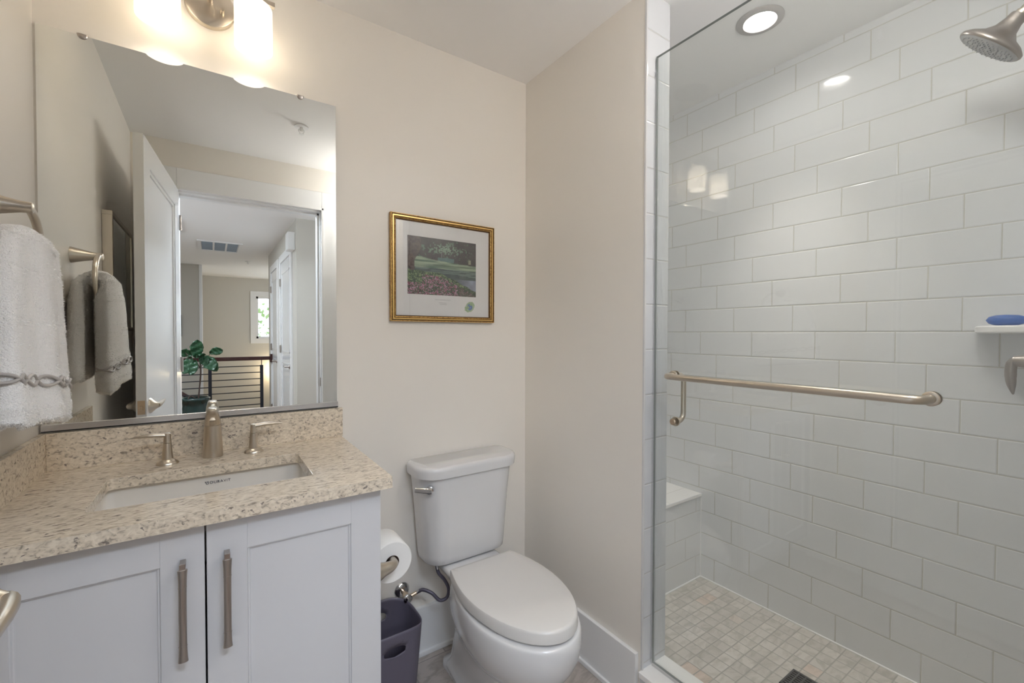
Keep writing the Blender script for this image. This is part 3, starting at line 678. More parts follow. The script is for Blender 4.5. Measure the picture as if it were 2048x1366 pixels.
for xs in (.111, -.1145):
    bm = nb(); zb, zt, r = 2.145, 2.275, .050
    prof = [(r-.0035, .002), (r, 0), (r, zt-zb-.006), (r-.002, zt-zb-.001), (r-.004, zt-zb), (r-.0045, zt-zb-.003), (r-.0035, zt-zb-.008), (r-.0035, .002)]
    lathe(bm, prof, (xs, LYC, zb), (0, 0, 1), 48, cap=False); bmesh.ops.recalc_face_normals(bm, faces=bm.faces)
    sh = obj('lamp_shade', bm, shm, t, True, angle=50)
    bm = nb(); lathe(bm, [(.004, 0), (.014, .005), (.018, .016), (.018, .026), (.012, .042), (.011, .06)], (xs, LYC, zb+.066), (0, 0, 1), 20); obj('bulb', bm, bulbm, sh, True)
    bm = nb(); lathe(bm, [(.019, -.012), (.019, .0), (.011, .004), (.011, .018)], (xs, LYC, zt), (0, 0, 1), 20); obj('shade_holder', bm, nickel, t, True, angle=35)
    pl = bpy.data.lights.new('vanity_bulb', 'POINT'); pl.energy = .75; pl.color = WARM; pl.shadow_soft_size = .03
    po = bpy.data.objects.new('vanity_bulb', pl); COL.objects.link(po); po.location = (xs, LYC, zb+.055)
# ------------------------------------------------------------------ picture
t = thing('framed_print', 'gilt-framed landscape print with pond and pink flowers above the toilet', 'picture', (.79, B-.01, 1.336))
FX0, FX1, FZ0, FZ1 = .5594, 1.0204, 1.336, 1.7498
prof = [(0, 0), (0, .016), (.0015, .0190), (.0040, .0190), (.0052, .0150), (.0064, .0150), (.0075, .0178), (.0125, .0178), (.0136, .0140), (.0148, .0140), (.016, .0155), (.0195, .0140), (.0208, .0105), (.0235, .0085), (.0238, .004)]
bm = nb(); loft(bm, [[Vector(p) for p in ((FX0+a, B-d, FZ0+a), (FX1-a, B-d, FZ0+a), (FX1-a, B-d, FZ1-a), (FX0+a, B-d, FZ1-a))] for a, d in prof], False, False)
bm.faces.ensure_lookup_table()
for fi, f in enumerate(bm.faces): f.material_index = 1 if fi//4 in (3, 4, 8, 11, 12) else (2 if fi//4 in (1, 6) else 0)
bmesh.ops.recalc_face_normals(bm, faces=bm.faces); obj('frame', bm, [gold, pmat('groove_shade_gilt', (.10, .045, .012), .5, .3), pmat('ridge_highlight_gilt', (.66, .44, .16), .35, .6)], t)  # groove shade and ridge highlights painted in as darker and lighter gilt
pr_ = obj('print', bx((FX0+.02, B-.0065, FZ0+.02), (FX1-.02, B-.0045, FZ1-.02)), paperm, t)
obj('glazing', bx((FX0+.021, B-.0095, FZ0+.021), (FX1-.021, B-.0085, FZ1-.021)), picglass, t)
# painted scene as flat colours of the print itself
def vn(x, y):
    xi, yi = math.floor(x), math.floor(y); fx_, fy_ = x-xi, y-yi; fx_ = fx_*fx_*(3-2*fx_); fy_ = fy_*fy_*(3-2*fy_)
    def h(a, b_):
        k = (int(a)*374761393+int(b_)*668265263) & 0xffffffff; k = ((k ^ (k >> 13))*1274126177) & 0xffffffff
        return ((k ^ (k >> 16)) & 0xffff)/65535
    return (h(xi, yi)*(1-fx_)+h(xi+1, yi)*fx_)*(1-fy_)+(h(xi, yi+1)*(1-fx_)+h(xi+1, yi+1)*fx_)*fy_
def mixc(a, b_, t_): t_ = max(0, min(1, t_)); return tuple(p*(1-t_)+q_*t_ for p, q_ in zip(a, b_))
def painting(u, v):
    n1, n2, n3 = vn(u*14, v*11), vn(u*45, v*36+9), vn(u*95+3, v*75)
    c = mixc((.035, .035, .035), (.085, .075, .075), n1)                       # dark wood
    if v > .60:
        k = math.exp(-(((u-.55)/.26)**2+((v-.82)/.10)**2))
        if n2*.6+n3*.4 > .80-.42*k: c = mixc((.07, .14, .10), (.30, .40, .30), n3*k+.2)
        if abs(u-.475) < .004 and v < .78: c = (.26, .28, .27)
        if abs(u-.62) < .003 and v < .72: c = (.16, .17, .17)
        if abs(u-.90) < .02 and .60 < v < .68: c = (.30, .31, .22)
        if v < .66+.02*n1 and .42 < u < .66: c = mixc((.10, .17, .17), (.14, .22, .20), n2)
    bank = .565+.05*math.exp(-((u-.15)/.16)**2)+.02*math.sin(u*5)
    if .46 < v < bank+.03 and u > .05: c = mixc((.07, .14, .10), (.36, .44, .31), min(1, max(0, vn(u*6+7, v*34)*1.5-.25+.5*max(0, u-.35))))
    if .52 < v < .545 and u > .35: c = mixc(c, (.10, .15, .10), .7)
    if v <= .47:
        c = mixc((.05, .075, .075), (.10, .13, .13), n1)
        if v > .36: c = mixc(c, (.22, .30, .25), .55*(vn(u*5, v*60) > .55))
        if u > .68 and v < .30: c = mixc(c, (.34, .37, .47), min(1, (u-.68)*4)*(.5+.5*n1))
    edge = .41-.06*u-.50*max(0, u-.46)
    if v < edge+.03*n1:
        c = mixc((.03, .055, .035), (.10, .16, .08), n2)
        fl = n3*.7+n2*.3
        if fl > .50 and v < edge-.05-.15*(u < .2): c = ((.30, .07, .13), (.36, .17, .26), (.50, .38, .45), (.22, .04, .09))[int(n3*41) % 4]
        elif fl > .6: c = (.22, .30, .15)
    if u < .14+.05*math.sin(v*9) and v > .40+.9*abs(u-.06): c = mixc((.05, .035, .035), (.15, .11, .10), n2)
    if u > .72 and v < .20-.55*(u-.80) and v < .16: c = mixc(c, (.05, .07, .04), .6)
    return c
def colour_grid(name, x0, x1, z0, z1, nx, nz, fn, parent, y, keep=None):
    bm = nb(); lay = bm.loops.layers.color.new('paint')
    vs_ = [[bm.verts.new((x0+(x1-x0)*i/nx, y, z0+(z1-z0)*j/nz)) for i in range(nx+1)] for j in range(nz+1)]
    for j in range(nz):
        for i in range(nx):
            u, v = (i+.5)/nx, (j+.5)/nz
            if keep and not keep(u, v): continue
            f = bm.faces.new((vs_[j][i], vs_[j][i+1], vs_[j+1][i+1], vs_[j+1][i])); c = fn(u, v)
            c = tuple((12.92*x if x < .0031308 else 1.055*x**(1/2.4)-.055) for x in c)
            for lp in f.loops: lp[lay] = (*c, 1)
    bmesh.ops.delete(bm, geom=[v for v in bm.verts if not v.link_faces], context='VERTS')
    return obj(name, bm, paintm, parent)
paintm = bpy.data.materials.new('printed_ink'); paintm.use_nodes = True
at = nn(paintm.node_tree, 'ShaderNodeVertexColor'); at.layer_name = 'paint'
paintm.node_tree.links.new(at.outputs[0], paintm.node_tree.nodes['Principled BSDF'].inputs['Base Color']); paintm.node_tree.nodes['Principled BSDF'].inputs['Roughness'].default_value = .6
colour_grid('painted_scene', .629, .934, 1.444, 1.672, 150, 112, painting, pr_, B-.0067)
def badge(u, v):
    n_ = vn(u*9+50, v*9); k = math.hypot(u-.5, v-.5)
    if k < .22 and n_ > .35: return (.16, .25, .50) if n_ < .7 else (.6, .65, .7)
    return mixc((.30, .45, .22), (.52, .60, .45), n_)
colour_grid('painted_badge', .876, .932, 1.372, 1.430, 26, 26, badge, pr_, B-.0067, lambda u, v: ((u-.5)*.8+(v-.5)*.35)**2/.15+((v-.5)-(u-.5)*.55)**2/.14 < .8+.5*vn(u*7, v*7))
bm = nb()
for (xa, xb, z, am) in ((.745, .815, 1.4262, .0016), (.762, .797, 1.4135, .0009), (.765, .797, 1.4075, .0006)):
    m_ = 46; tube(bm, [(xa+(xb-xa)*i/m_, B-.0068, z+am*math.sin(i*2.1)*(.4+vn(i*.7, z*99))) for i in range(m_+1)], .00035, 4)
obj('caption_script', bm, greyink, pr_)
# ------------------------------------------------------------------ toilet
TX = .836
t = thing('toilet', 'white two-piece toilet with closed lid between the vanity and the shower wall', 'toilet', (TX, 1.3, 0))
def egg(hw, yf, yb, ym, z, wb, n=28, x=TX):
    # front half ellipse, sides easing to half-width wb at the straight back edge; counter-clockwise from back right
    pts = []
    for i in range(9):
        s = i/8; y = yb+(ym-yb)*s; pts.append(Vector((x+wb+(hw-wb)*math.sin(s*PI/2), y, z)))
    for i in range(1, n):
        a = PI*i/n; pts.append(Vector((x+hw*math.cos(a), ym-(ym-yf)*abs(math.sin(a))**1.0, z)))
    for i in range(9):
        s = 1-i/8; y = yb+(ym-yb)*s; pts.append(Vector((x-wb-(hw-wb)*math.sin(s*PI/2), y, z)))
    for i in range(1, 6): s = i/6; pts.append(Vector((x-wb+2*wb*s, yb, z)))
    return pts[::-1]
bm = nb()
loft(bm, [egg(.150, .960, 1.44, 1.21, .388, .10), egg(.168, .942, 1.45, 1.20, .388, .11), egg(.173, .936, 1.455, 1.20, .378, .115), egg(.176, .933, 1.46, 1.20, .345, .12), egg(.172, .942, 1.46, 1.20, .300, .12), egg(.158, .965, 1.46, 1.21, .255, .115),
          egg(.134, 1.005, 1.47, 1.23, .215, .10), egg(.110, 1.055, 1.48, 1.26, .185, .09), egg(.097, 1.09, 1.49, 1.29, .155, .085), egg(.094, 1.10, 1.50, 1.30, .10, .085), egg(.098, 1.09, 1.51, 1.30, .04, .09), egg(.118, 1.06, 1.53, 1.30, .022, .105), egg(.122, 1.055, 1.535, 1.30, 0, .11)])
bmesh.ops.recalc_face_normals(bm, faces=bm.faces)
bowl = obj('bowl', bm, porc, t, True)
sb = bowl.modifiers.new('sm', 'SUBSURF'); sb.levels = 1; sb.render_levels = 2
# trapway flank and rear deck
bm = nb()
loft(bm, [rrect(TX-w_, TX+w_, ya, yb, z, .03, 5) for z, w_, ya, yb in ((0, .108, 1.20, 1.56), (.02, .106, 1.20, 1.56), (.035, .080, 1.22, 1.545), (.20, .066, 1.26, 1.52), (.29, .068, 1.32, 1.52), (.345, .088, 1.36, 1.56), (.385, .118, 1.38, 1.61), (.400, .118, 1.385, 1.61), (.4035, .112, 1.39, 1.605))])
bmesh.ops.recalc_face_normals(bm, faces=bm.faces); obj('pedestal', bm, porc, t, True, angle=60)
bm = nb()
loft(bm, [rrect(TX-w_, TX+w_, ya, 1.632, z, r, 10, .02) for z, w_, ya, r in ((.4045, .15, 1.52, .05), (.408, .166, 1.506, .06), (.416, .174, 1.494, .07), (.44, .178, 1.488, .08), (.55, .187, 1.482, .085), (.65, .195, 1.478, .088), (.745, .205, 1.474, .09), (.752, .205, 1.474, .09))])
bmesh.ops.recalc_face_normals(bm, faces=bm.faces); obj('tank', bm, porc, t, True, angle=50)
bm = nb()
loft(bm, [rrect(TX-w_, TX+w_, ya, 1.638, z, r, 10, .025) for z, w_, ya, r in ((.750, .215, 1.468, .085), (.7525, .2195, 1.464, .088), (.778, .2215, 1.462, .088), (.788, .220, 1.464, .086), (.7945, .214, 1.470, .08), (.7955, .208, 1.476, .075))])
bmesh.ops.recalc_face_normals(bm, faces=bm.faces); obj('tank_lid', bm, porc, t, True, angle=50)
bm = nb(); loft(bm, [egg(w_, yf, 1.415, 1.20, z, wb, x=TX+.003) for z, w_, yf, wb in ((.3885, .150, .966, .115), (.389, .154, .962, .118), (.3960, .154, .962, .118))])
bmesh.ops.recalc_face_normals(bm, faces=bm.faces); obj('seat', bm, seatm, t, True, angle=40)
bm = nb(); loft(bm, [egg(w_, yf, yb, 1.24, z, wb, x=TX+.003) for z, w_, yf, yb, wb in ((.3950, .160, .955, 1.420, .125), (.3955, .1645, .951, 1.425, .130), (.3975, .1680, .947, 1.427, .133), (.426, .1665, .949, 1.427, .133), (.4315, .1635, .953, 1.426, .131), (.4335, .158, .960, 1.424, .127), (.4350, .12, 1.0, 1.41, .11), (.4355, .06, 1.08, 1.36, .05))])
bmesh.ops.recalc_face_normals(bm, faces=bm.faces); obj('seat_lid', bm, seatm, t, True, angle=40)
bm = nb()
fl = Vector((.6565, 1.492, .7135))
lathe(bm, [(.015, -.012), (.015, .008), (.012, .010)], fl, Vector((-.55, -.83, 0)), 24)
d_ = Vector((-.72, .69, 0)).normalized(); pth = [fl+Vector((-.010, -.011, 0))+d_*s for s in (-.012, 0, .015, .034, .052)]
pth = [p+Vector((0, 0, .06*0)) for p in pth]
tube(bm, pth, [(.0085, .003), (.0098, .004), (.0098, .004), (.0092, .004), (.0088, .003)], 12)
obj('flush_lever', bm, chrome, t, True, angle=40)
for s in (-1, 1):
    bm = nb(); lathe(bm, [(.012, 0), (.012, .006), (.008, .012), (.002, .014)], (TX+s*.105, 1.30, .020), (0, 0, 1), 16); obj('bolt_cap', bm, porc, t, True, angle=60)
# water supply
t = thing('water_supply_valve', 'chrome stop valve with braided hose below the toilet tank', 'valve', (.61, B-.03, .26))
bm = nb(); lathe(bm, [(.031, 0), (.030, .003), (.022, .009), (.010, .011)], (.606, B, .283), (0, -1, 0), 28); obj('escutcheon', bm, chrome, t, True, angle=40)
bm = nb(); lathe(bm, [(.008, .008), (.008, .036), (.0115, .036), (.0115, .058), (.008, .06)], (.606, B, .283), (0, -1, 0), 18); tube(bm, [(.606, B-.048, .283), (.624, B-.052, .280), (.648, B-.056, .289)], [.0075, .0075, .0065], 12); obj('valve_body', bm, brass, t, True, angle=40)
bm = nb(); lathe(bm, [(.010, 0), (.016, .004), (.017, .012), (.012, .016)], (.604, B-.060, .283), (0, -1, 0), 16); obj('valve_knob', bm, chrome, t, True, angle=40)
hp = smooth_path([(.648, B-.056, .289), (.664, 1.575, .300), (.690, 1.550, .290), (.715, 1.535, .262), (.742, 1.528, .268), (.750, 1.530, .298), (.735, 1.535, .335), (.712, 1.540, .368), (.705, 1.542, .400)], 6)
bm = nb(); tube(bm, hp, .0065, 12); obj('hose', bm, hosem, t, True)
bm = nb()
tube(bm, [hp[0], hp[3]], .0085, 10); obj('hose_fitting', bm, chrome, t, True, angle=40)
bm = nb(); tube(bm, [hp[-4], hp[-1]+Vector((0, 0, .006))], .0082, 10); obj('hose_fitting', bm, chrome, t, True, angle=40)
# ------------------------------------------------------------------ toilet paper on its holder
t = thing('paper_holder', 'brushed nickel toilet paper holder on the side of the vanity', 'paper holder', (CX1+.04, 1.20, .62))
RX, RY0, RY1, RZ = .421, 1.222, 1.325, .640
bm = nb(); tube(bm, smooth_path([(CX1, 1.180, .640), (CX1+.02, 1.182, .640), (CX1+.045, 1.187, .640), (RX-.004, 1.197, .640), (RX, 1.215, .640), (RX, RY1+.004, .640)], 4),
              [.026, .0255, .025, .0235, .0215, .0185, .0175, .0165, .0155, .0145, .0135, .0125, .012, .0115, .011, .0105, .010, .0095, .0095, .0095, .0095], 20)
obj('holder_arm', bm, nickel, t, True, angle=60)
t = thing('toilet_roll', 'white toilet paper roll hanging beside the vanity', 'toilet paper', (RX, (RY0+RY1)/2, RZ-.06))
zc_ = RZ-.009
bm = nb(); lathe(bm, [(.0205, 0), (.057, 0), (.0595, .003), (.0595, RY1-RY0-.003), (.057, RY1-RY0), (.0205, RY1-RY0)], (RX, RY0, zc_), (0, 1, 0), 56, cap=False)
tube(bm, [(RX-.0595, RY0+.002, zc_), (RX-.0597, RY0+.002, zc_-.045)], .0004, 4)
obj('paper', bm, tp, t, True, angle=40)
bm = nb(); lathe(bm, [(.0205, .0005), (.0205, RY1-RY0-.0005), (.0195, RY1-RY0-.0005), (.0195, .0005), (.0205, .0005)], (RX, RY0, zc_), (0, 1, 0), 40, cap=False); obj('cardboard_core', bm, card, t, True, angle=40)
# ------------------------------------------------------------------ waste bin
t = thing('waste_bin', 'grey-purple plastic waste bin with oval cut-out handles beside the toilet', 'waste bin', (.49, 1.50, 0))
BX, BY = .492, 1.505
def binr(hx, hy, z0, amp, n=96):
    out = []
    for k in range(n):
        a = 2*PI*k/n; c, s = math.cos(a), math.sin(a); e = .62
        x = hx*math.copysign(abs(c)**e, c); y = hy*math.copysign(abs(s)**e, s)
        out.append((BX+x, BY+y, z0+amp*(abs(s)**3)-amp*.2))
    return out
H, n = .285, 96
def hole(p, q_): return abs(p-.5)
rows = []
NZ = 26
for j in range(NZ+1):
    s = j/NZ; sc_ = .80+.20*s**.9
    rg = binr(.118*sc_, .108*sc_, 0, 0); rr = []
    for k, p in enumerate(rg):
        a = 2*PI*k/n; top = H-.010+.018*(math.sin(a)**2)
        rr.append(Vector((p[0], p[1], top*s)))
    rows.append(rr)
bm = nb(); vv = [[bm.verts.new(p) for p in r] for r in rows]
for j in range(NZ):
    for k in range(n):
        a = 2*PI*(k+.5)/n; zz = (j+.5)/NZ*H; q2 = (k+1) % n
        xx = (rows[j][k].x+rows[j][q2].x)/2-BX
        if abs(math.sin(a)) > .5 and (xx/.038)**2+((zz-.232)/.017)**2 < 1: continue
        bm.faces.new((vv[j][k], vv[j][q2], vv[j+1][q2], vv[j+1][k]))
# round the cut-outs by pulling their rim onto an ellipse
for e in [e for e in bm.edges if e.is_boundary]:
    for v in e.verts:
        if .19 < v.co.z < .27 and abs(v.co.x-BX) < .05 and not any(v is w for w in vv[NZ]):
            dx, dz = (v.co.x-BX), (v.co.z-.232); l_ = math.sqrt((dx/.040)**2+(dz/.018)**2)
            if l_ > 0: v.co.x = BX+dx/l_; v.co.z = .232+dz/l_
bm.faces.new([v for v in vv[0]][::-1])
bo = obj('bin_wall', bm, binm, t, True, angle=70); so = bo.modifiers.new('thick', 'SOLIDIFY'); so.thickness = .0035; so.offset = -1
# ------------------------------------------------------------------ towel ring and towel
TRX, TRY, TRZ, TRR = L+.070, 1.294, 1.463, .080
t = thing('towel_ring', 'brushed nickel towel ring on the left wall beside the mirror', 'towel ring', (L+.035, TRY, 1.38))
bm = nb(); lathe(bm, [(.0265, 0), (.0262, .002), (.0185, .030), (.0120, .060), (.0105, .078), (.006, .080)], (L, TRY, TRZ+TRR), (1, 0, 0), 36); obj('wall_post', bm, nickel, t, True, angle=50)
bm = nb(); pts = arc((TRX, TRY, TRZ), TRR, PI*.53, -PI*.72, 40, (0, 1, 0), (0, 0, 1)); m_ = len(pts)
tube(bm, pts, [.0085-.0035*i/m_ for i in range(m_)], 16); obj('ring', bm, nickel, t, True, angle=60)
def lobe(cx_, cy0, spec, seed, skew):
    # returns surface function (s in 0..1 top to bottom, a angle)
    def f(s, a):
        k = s*(len(spec)-1); i = min(int(k), len(spec)-2); fr = k-i; fr = fr*fr*(3-2*fr)
        z, ax, ay, dx, dy = [p*(1-fr)+q_*fr for p, q_ in zip(spec[i], spec[i+1])]
        c, sn = math.cos(a), math.sin(a); ex = .8
        fold = 1+.10*s*math.sin(3*a+seed+s*1.5)+.05*s*math.sin(7*a+seed*2)
        x = cx_+dx+ax*math.copysign(abs(c)**ex, c)*fold+.003*s*math.sin(a*5+seed)
        y = cy0+dy+ay*math.copysign(abs(sn)**ex, sn)
        x += (.007*math.sin((y-1.2)*44+seed)+.004*math.sin((y-1.2)*95+seed*2))*s**.7*(1 if seed < 2 else .5)
        z2 = z+skew*(y-cy0)*s+.004*math.sin(4*a+seed)*s+.0025*(vn(a*6+seed, s*30)-.5)
        return Vector((x, y, z2))
    return f
def lobe_mesh(bm, f, ns=46, na=72):
    rs = loft(bm, [[f(j/ns, 2*PI*k/na)+Vector(((vn(k*1.3, j*1.7)-.5)*.003, (vn(k*1.1+40, j*1.9)-.5)*.003, 0)) for k in range(na)] for j in range(ns+1)])
def fuzz(bm, f, cnt, ln, seed, na0=0, na1=2*PI):
    rn = random.Random(seed)
    for i in range(cnt):
        s = rn.random(); a = rn.uniform(na0, na1); e = 1e-3
        p = f(s, a); du = f(s, a+e)-p; dvv = f(min(1, s+e), a)-p
        nm = du.cross(dvv)
        if nm.length < 1e-12: continue
        nm.normalize()
        if nm.dot(p-f(s, a+PI)) < 0: nm = -nm
        d = (nm+Vector((rn.gauss(0, .5), rn.gauss(0, .5), rn.gauss(0, .5)-.2))).normalized()*ln*rn.uniform(.5, 1.2)
        w_ = d.cross(Vector((rn.gauss(0, 1), rn.gauss(0, 1), rn.gauss(0, 1)))).normalized()*.0006
        b_ = p-nm*.0008
        bm.faces.new([bm.verts.new(q_) for q_ in (b_-w_, b_+w_, b_+d)])
t = thing('hand_towel', 'fluffy white hand towel with grey braided trim hanging on the towel ring', 'towel', (L+.07, 1.27, 1.09))
room = lobe(L+.080, 1.225, [(1.487, .006, .020, -.004, .055), (1.483, .018, .070, .0, .045), (1.462, .025, .115, .004, .025), (1.40, .030, .142, .004, .01), (1.30, .031, .160, .006, .004), (1.21, .032, .172, .008, .0), (1.145, .033, .182, .010, .0), (1.118, .031, .182, .010, .0), (1.110, .018, .172, .010, .0)], 1.2, -.12)
wallb = lobe(L+.026, 1.300, [(1.480, .005, .016, .022, .0), (1.474, .014, .045, .012, .0), (1.45, .019, .075, .004, .0), (1.39, .021, .105, .0, .0), (1.30, .022, .13, 0, .005), (1.21, .023, .155, 0, .012), (1.16, .023, .168, 0, .015), (1.145, .021, .168, 0, .015), (1.138, .012, .155, 0, .015)], 4.0, -.03)
bm = nb(); lobe_mesh(bm, room); lobe_mesh(bm, wallb)
tube(bm, smooth_path([(L+.09, 1.28, 1.445), (L+.080, 1.285, 1.468), (L+.068, 1.288, 1.472), (L+.05, 1.29, 1.468), (L+.035, 1.295, 1.445)], 3), (.022), 16, sx=2.4)
obj('terry_cloth', bm, terry, t, True)
bm = nb(); fuzz(bm, room, 26000, .0042, 1); fuzz(bm, wallb, 9000, .0042, 2)
pile = obj('terry_pile', bm, pmat('terry_fibre', (.92, .91, .89), .9), t); pile['kind'] = 'stuff'
bm = nb()
def s_at(z, a):
    lo, hi = .2, .95
    for _ in range(22):
        m = (lo+hi)/2
        if room(m, a).z > z: lo = m
        else: hi = m
    return lo
for ph in (0, PI):
    pts = []
    for i in range(170):
        a = -PI*.60+PI*1.2*i/169; y_ = room(.75, a).y
        z_ = 1.192-.12*(y_-1.225)+.009*math.sin((y_-1.1)*2*PI/.088+ph); sq_ = s_at(z_, a); p = room(sq_, a); c0 = room(sq_, a+PI); out = (p-c0); out.z = 0
        pts.append(p+out.normalized()*.004)
    tube(bm, pts, .0030, 8)
obj('braided_trim', bm, cordm, t, True)
# ------------------------------------------------------------------ shower door
t = thing('shower_door', 'frameless clear glass shower door standing on the white curb', 'glass door', (G, .5, .147))
GY0, GY1, GZ0, GZ1 = YE+.004, S1-.006, .152, .966*.97+CZ
bm = nb(); fs = box(bm, (G-.005, GY0, GZ0), (G+.005, GY1, GZ1))
for i in (0, 1, 2, 4): fs[i].material_index = 1
obj('glass_panel', bm, [glassm, edgem], t)
bm = nb(); box(bm, (G-.010, GY1-.002, GZ0), (G+.008, GY1+.0052, GZ1-.05)); obj('side_seal', bm, clearp, t)
bm = nb(); box(bm, (G-.007, GY0, .1418), (G+.007, GY1, .155)); obj('bottom_sweep', bm, clearp, t)
for z in (.45, 1.85): obj('hinge', bx((G-.012, YE+.0005, z-.045), (G+.012, YE+.05, z+.045), .003, 2), nickel, t)
PZ_, PB, PY1_, PY0_ = 1.153, .060, .886, .262
bm = nb(); r_ = .0095; xo = G-.058
pts = [Vector((G-.006, PY0_, PZ_))]+arc((G-.030, PY0_+.028, PZ_), .028, -PI/2, -PI, 8, (1, 0, 0), (0, 1, 0))
pts = [Vector((G-.004, PY0_, PZ_)), Vector((G-.030, PY0_, PZ_))]+arc((G-.030, PY0_+.028, PZ_), .028, -PI/2, -PI, 8, (1, 0, 0), (0, 1, 0))[1:]
pts += [Vector((xo, .45, PZ_)), Vector((xo, .7, PZ_)), Vector((xo, PY1_-.028, PZ_))]+arc((G-.030, PY1_-.028, PZ_), .028, PI, PI/2, 8, (1, 0, 0), (0, 1, 0))[1:]+[Vector((G-.004, PY1_, PZ_))]
tube(bm, pts, r_, 20); obj('towel_bar', bm, nickel, t, True, angle=60)
for (yy, zz, sx_) in ((PY0_, PZ_, -1), (PY1_, PZ_, -1), (PY1_, PZ_, 1), (PY0_, PZ_, 1), (PY1_, 1.0, 1), (PY1_, 1.0, -1)):
    rr_ = .0155 if (yy, zz) != (PY1_, 1.0) or sx_ > 0 else .0105
    bm = nb(); lathe(bm, [(rr_, .005), (rr_, .009), (rr_-.002, .0105), (.009, .0108)], (G, yy, zz), (sx_, 0, 0), 28); obj('washer', bm, nickel if not (zz == 1.0 and sx_ < 0) else brass, t, True, angle=40)
bm = nb(); xi = G+.050
pts = [Vector((G+.008, PY1_, PZ_)), Vector((G+.024, PY1_, PZ_))]+arc((G+.024, PY1_, PZ_-.026), .026, PI/2, 0, 8, (1, 0, 0), (0, 0, 1))[1:]+[Vector((xi, PY1_, 1.08))]
pts += [Vector((xi, PY1_, 1.026))]+arc((G+.024, PY1_, 1.026), .026, 0, -PI/2, 8, (1, 0, 0), (0, 0, 1))[1:]+[Vector((G+.008, PY1_, 1.0))]
tube(bm, pts, .0085, 18); obj('pull_handle', bm, nickel, t, True, angle=60)
# ------------------------------------------------------------------ shower fittings
t = thing('wall_shower', 'brushed nickel round shower head on the shower end wall', 'shower head', (1.663, .2, 1.98))
hc = Vector((1.663, .250, 2.032)); nd = Vector((0, .70, -.715)).normalized()
bm = nb(); lathe(bm, [(.072, .004), (.0745, .0), (.0735, -.005), (.062, -.014), (.040, -.024), (.026, -.038), (.020, -.056), (.0185, -.070), (.017, -.073)], hc, nd, 48); hd = obj('shower_head', bm, nickel_d, t, True, angle=50)
bm = nb(); lathe(bm, [(.0715, .003), (.069, .006), (.05, .0065), (.02, .0065)], hc, nd, 48); fp = obj('face_plate', bm, rubber, hd, True, angle=50)
u_ = Vector((1, 0, 0)); v_ = nd.cross(u_)
bm = nb()
for r_, m_ in ((.012, 6), (.024, 12), (.036, 18), (.048, 24), (.060, 30)):
    for k in range(m_):
        a = 2*PI*k/m_; lathe(bm, [(.0017, .006), (.0013, .0095)], hc+u_*r_*math.cos(a)+v_*r_*math.sin(a), nd, 6)
nz_ = obj('nozzle_field', bm, rubber, hd); nz_['kind'] = 'stuff'
bm = nb(); nk = hc-nd*.072
tube(bm, smooth_path([nk, nk-nd*.03, nk-nd*.062+Vector((0, -.004, 0)), Vector((1.663, YE+.03, nk.z+.06)), Vector((1.663, YE, nk.z+.062))], 5), .0105, 14); lathe(bm, [(.0135, -.004), (.0135, .008)], nk, -nd, 20); lathe(bm, [(.030, 0), (.028, .004), (.013, .014)], (1.663, YE, nk.z+.062), (0, 1, 0), 28); obj('shower_arm', bm, nickel, t, True, angle=50)
t = thing('shower_valve', 'brushed nickel shower valve with a tapered lever pointing down', 'shower valve', (1.663, YE+.05, 1.14))
bm = nb(); lathe(bm, [(.082, 0), (.080, .004), (.05, .012), (.030, .020), (.026, .05)], (1.663, YE, 1.222), (0, 1, 0), 40); obj('escutcheon', bm, nickel, t, True, angle=50)
bm = nb(); lathe(bm, [(.0225, .05), (.019, .09), (.0155, .13), (.0125, .148)], (1.663, YE, 1.222), (0, 1, 0), 32)
tube(bm, smooth_path([(1.663, YE+.135, 1.226), (1.663, YE+.150, 1.215), (1.663, YE+.152, 1.185), (1.663, YE+.150, 1.160), (1.663, YE+.147, 1.138)], 4),
     [(.011, .011)]*2+[(.0115, .0105)]*3+[(.011, .010)]*4+[(.010, .009)]*2+[(.009, .008), (.008, .007), (.0065, .0055), (.005, .0045), (.0035, .003), (.0015, .0015)], 16); obj('lever', bm, nickel_d, t, True, angle=50)
t = thing('corner_shelf', 'white marble corner shelf on the tiled wall by the shower end', 'shelf', (W-.1, YE+.1, 1.292))
bm = nb(); rr_ = .268
def cs(r, z): return [Vector((W, YE, z))]+[Vector((W-r*math.cos(a), YE+r*math.sin(a), z)) for a in [PI/2*k/24 for k in range(24, -1, -1)]]
def cs(r, z):
    o = [Vector((W, YE, z))]
    for k in range(25):
        a = PI/2*k/24; o.append(Vector((W-r*math.sin(a)**.9*.86, YE+r*math.cos(a)**.9, z)))
    return o
loft(bm, [cs(rr_-.004, 1.2925), cs(rr_, 1.2965), cs(rr_, 1.3105), cs(rr_-.004, 1.3145)]); bmesh.ops.recalc_face_normals(bm, faces=bm.faces); obj('slab', bm, marble, t, True, angle=40)
bm = nb(); lathe(bm, [(.002, 0), (.55, .05), (.85, .2), (1, .5), (.85, .8), (.55, .95), (.002, 1)], (0, 0, 0), (0, 0, 1), 28)
for v in bm.verts: v.co = Vector((1.935+v.co.x*.028, .245+v.co.y*.043, 1.3147+v.co.z*.033))
tag(obj('soap_bar', bm, blue, smooth=True, own=True), 'worn blue oval soap bar lying on the white corner shelf', 'soap')
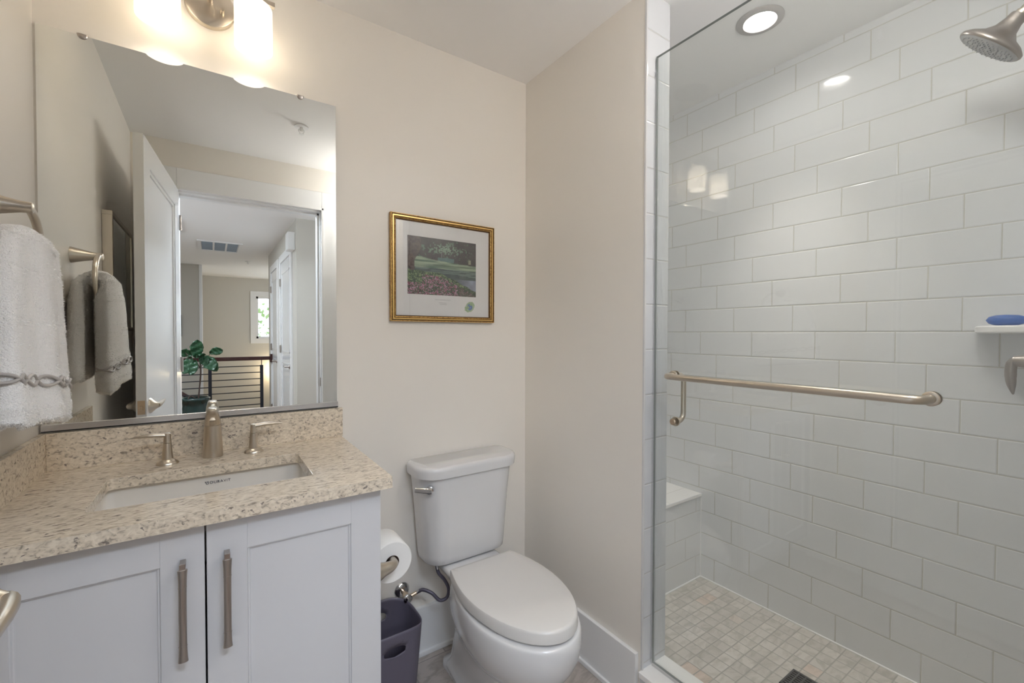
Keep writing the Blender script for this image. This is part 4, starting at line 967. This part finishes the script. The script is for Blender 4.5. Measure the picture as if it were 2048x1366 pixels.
# drain
t = thing('shower_drain', 'square dark metal grate drain in the mosaic shower floor', 'drain', (1.665, .66, PAN))
bm = nb(); dxc, dyc, hs = 1.668, .660, .055
for lo, hi in (((dxc-hs, dyc-hs), (dxc+hs, dyc-hs+.006)), ((dxc-hs, dyc+hs-.006), (dxc+hs, dyc+hs)), ((dxc-hs, dyc-hs), (dxc-hs+.006, dyc+hs)), ((dxc+hs-.006, dyc-hs), (dxc+hs, dyc+hs))): box(bm, (*lo, PAN), (*hi, PAN+.003))
for k in range(9): a = dxc-hs+.0115+.0115*k; box(bm, (a-.0022, dyc-hs, PAN+.0005), (a+.0022, dyc+hs, PAN+.0025))
for k in range(4): a = dyc-hs+.022*(k+1); box(bm, (dxc-hs, a-.0025, PAN+.0005), (dxc+hs, a+.0025, PAN+.0026))
obj('grate', bm, grille, t); obj('sump', bx((dxc-hs+.002, dyc-hs+.002, PAN+.0002), (dxc+hs-.002, dyc+hs-.002, PAN+.0008)), black, t)
# downlights
def downlight(x, y, lit, label):
    t = thing('recessed_downlight', label, 'ceiling light', (x, y, ZC-.01))
    bm = nb(); lathe(bm, [(.078, -.001), (.078, -.004), (.072, -.0075), (.055, -.0085), (.0525, -.006), (.0505, .012), (.0485, .03) if lit else (.0505, .0)], (x, y, ZC), (0, 0, 1), 48, cap=False)
    obj('trim_ring', bm, pmat('satin_ring', (.52, .50, .49), .35, .3) if 'satin_ring' not in MATS else MATS['satin_ring'], t, True, angle=40)
    bm = nb(); lathe(bm, [(.050, .017 if lit else -.001), (.048, .020 if lit else .0)], (x, y, ZC), (0, 0, 1), 40)
    obj('lens', bm, emis('downlight_lens', (1, .97, .93), 24) if lit else pmat('unlit_lens', (.5, .5, .5), .3), t, True, angle=40)
downlight(DLX, DLY, True, 'lit round recessed downlight in the shower ceiling')
sp = bpy.data.lights.new('downlight_beam', 'SPOT'); sp.energy = 17; sp.color = (1, .94, .86); sp.spot_size = math.radians(74); sp.spot_blend = 1.0; sp.shadow_soft_size = .045
so_ = bpy.data.objects.new('downlight_beam', sp); COL.objects.link(so_); so_.location = (DLX, DLY, ZC+.008)
t = thing('added_globe_lamp', 'added opal globe fill light out of view by the bathroom doorway', 'fill lamp', (1.02, .20, ZC-.335))  # unseen globe added to lift the ceiling and walls
bm = nb(); lathe(bm, [(.055, 0), (.055, -.012), (.014, -.020), (.010, -.030), (.010, -.195), (.030, -.202)], (1.02, .20, ZC), (0, 0, 1), 32); obj('ceiling_plate', bm, nickel, t, True, angle=40)
bm = nb(); lathe(bm, [(.07*math.sin(PI*k/16)+.0005, -.07*math.cos(PI*k/16)) for k in range(17)], (1.02, .20, ZC-.265), (0, 0, 1), 32); obj('globe', bm, emis('fill_globe_glow', (1, .97, .94), 24), t, True)
downlight(.6155, 1.2567, False, 'unlit round recessed light in the ceiling over the toilet')
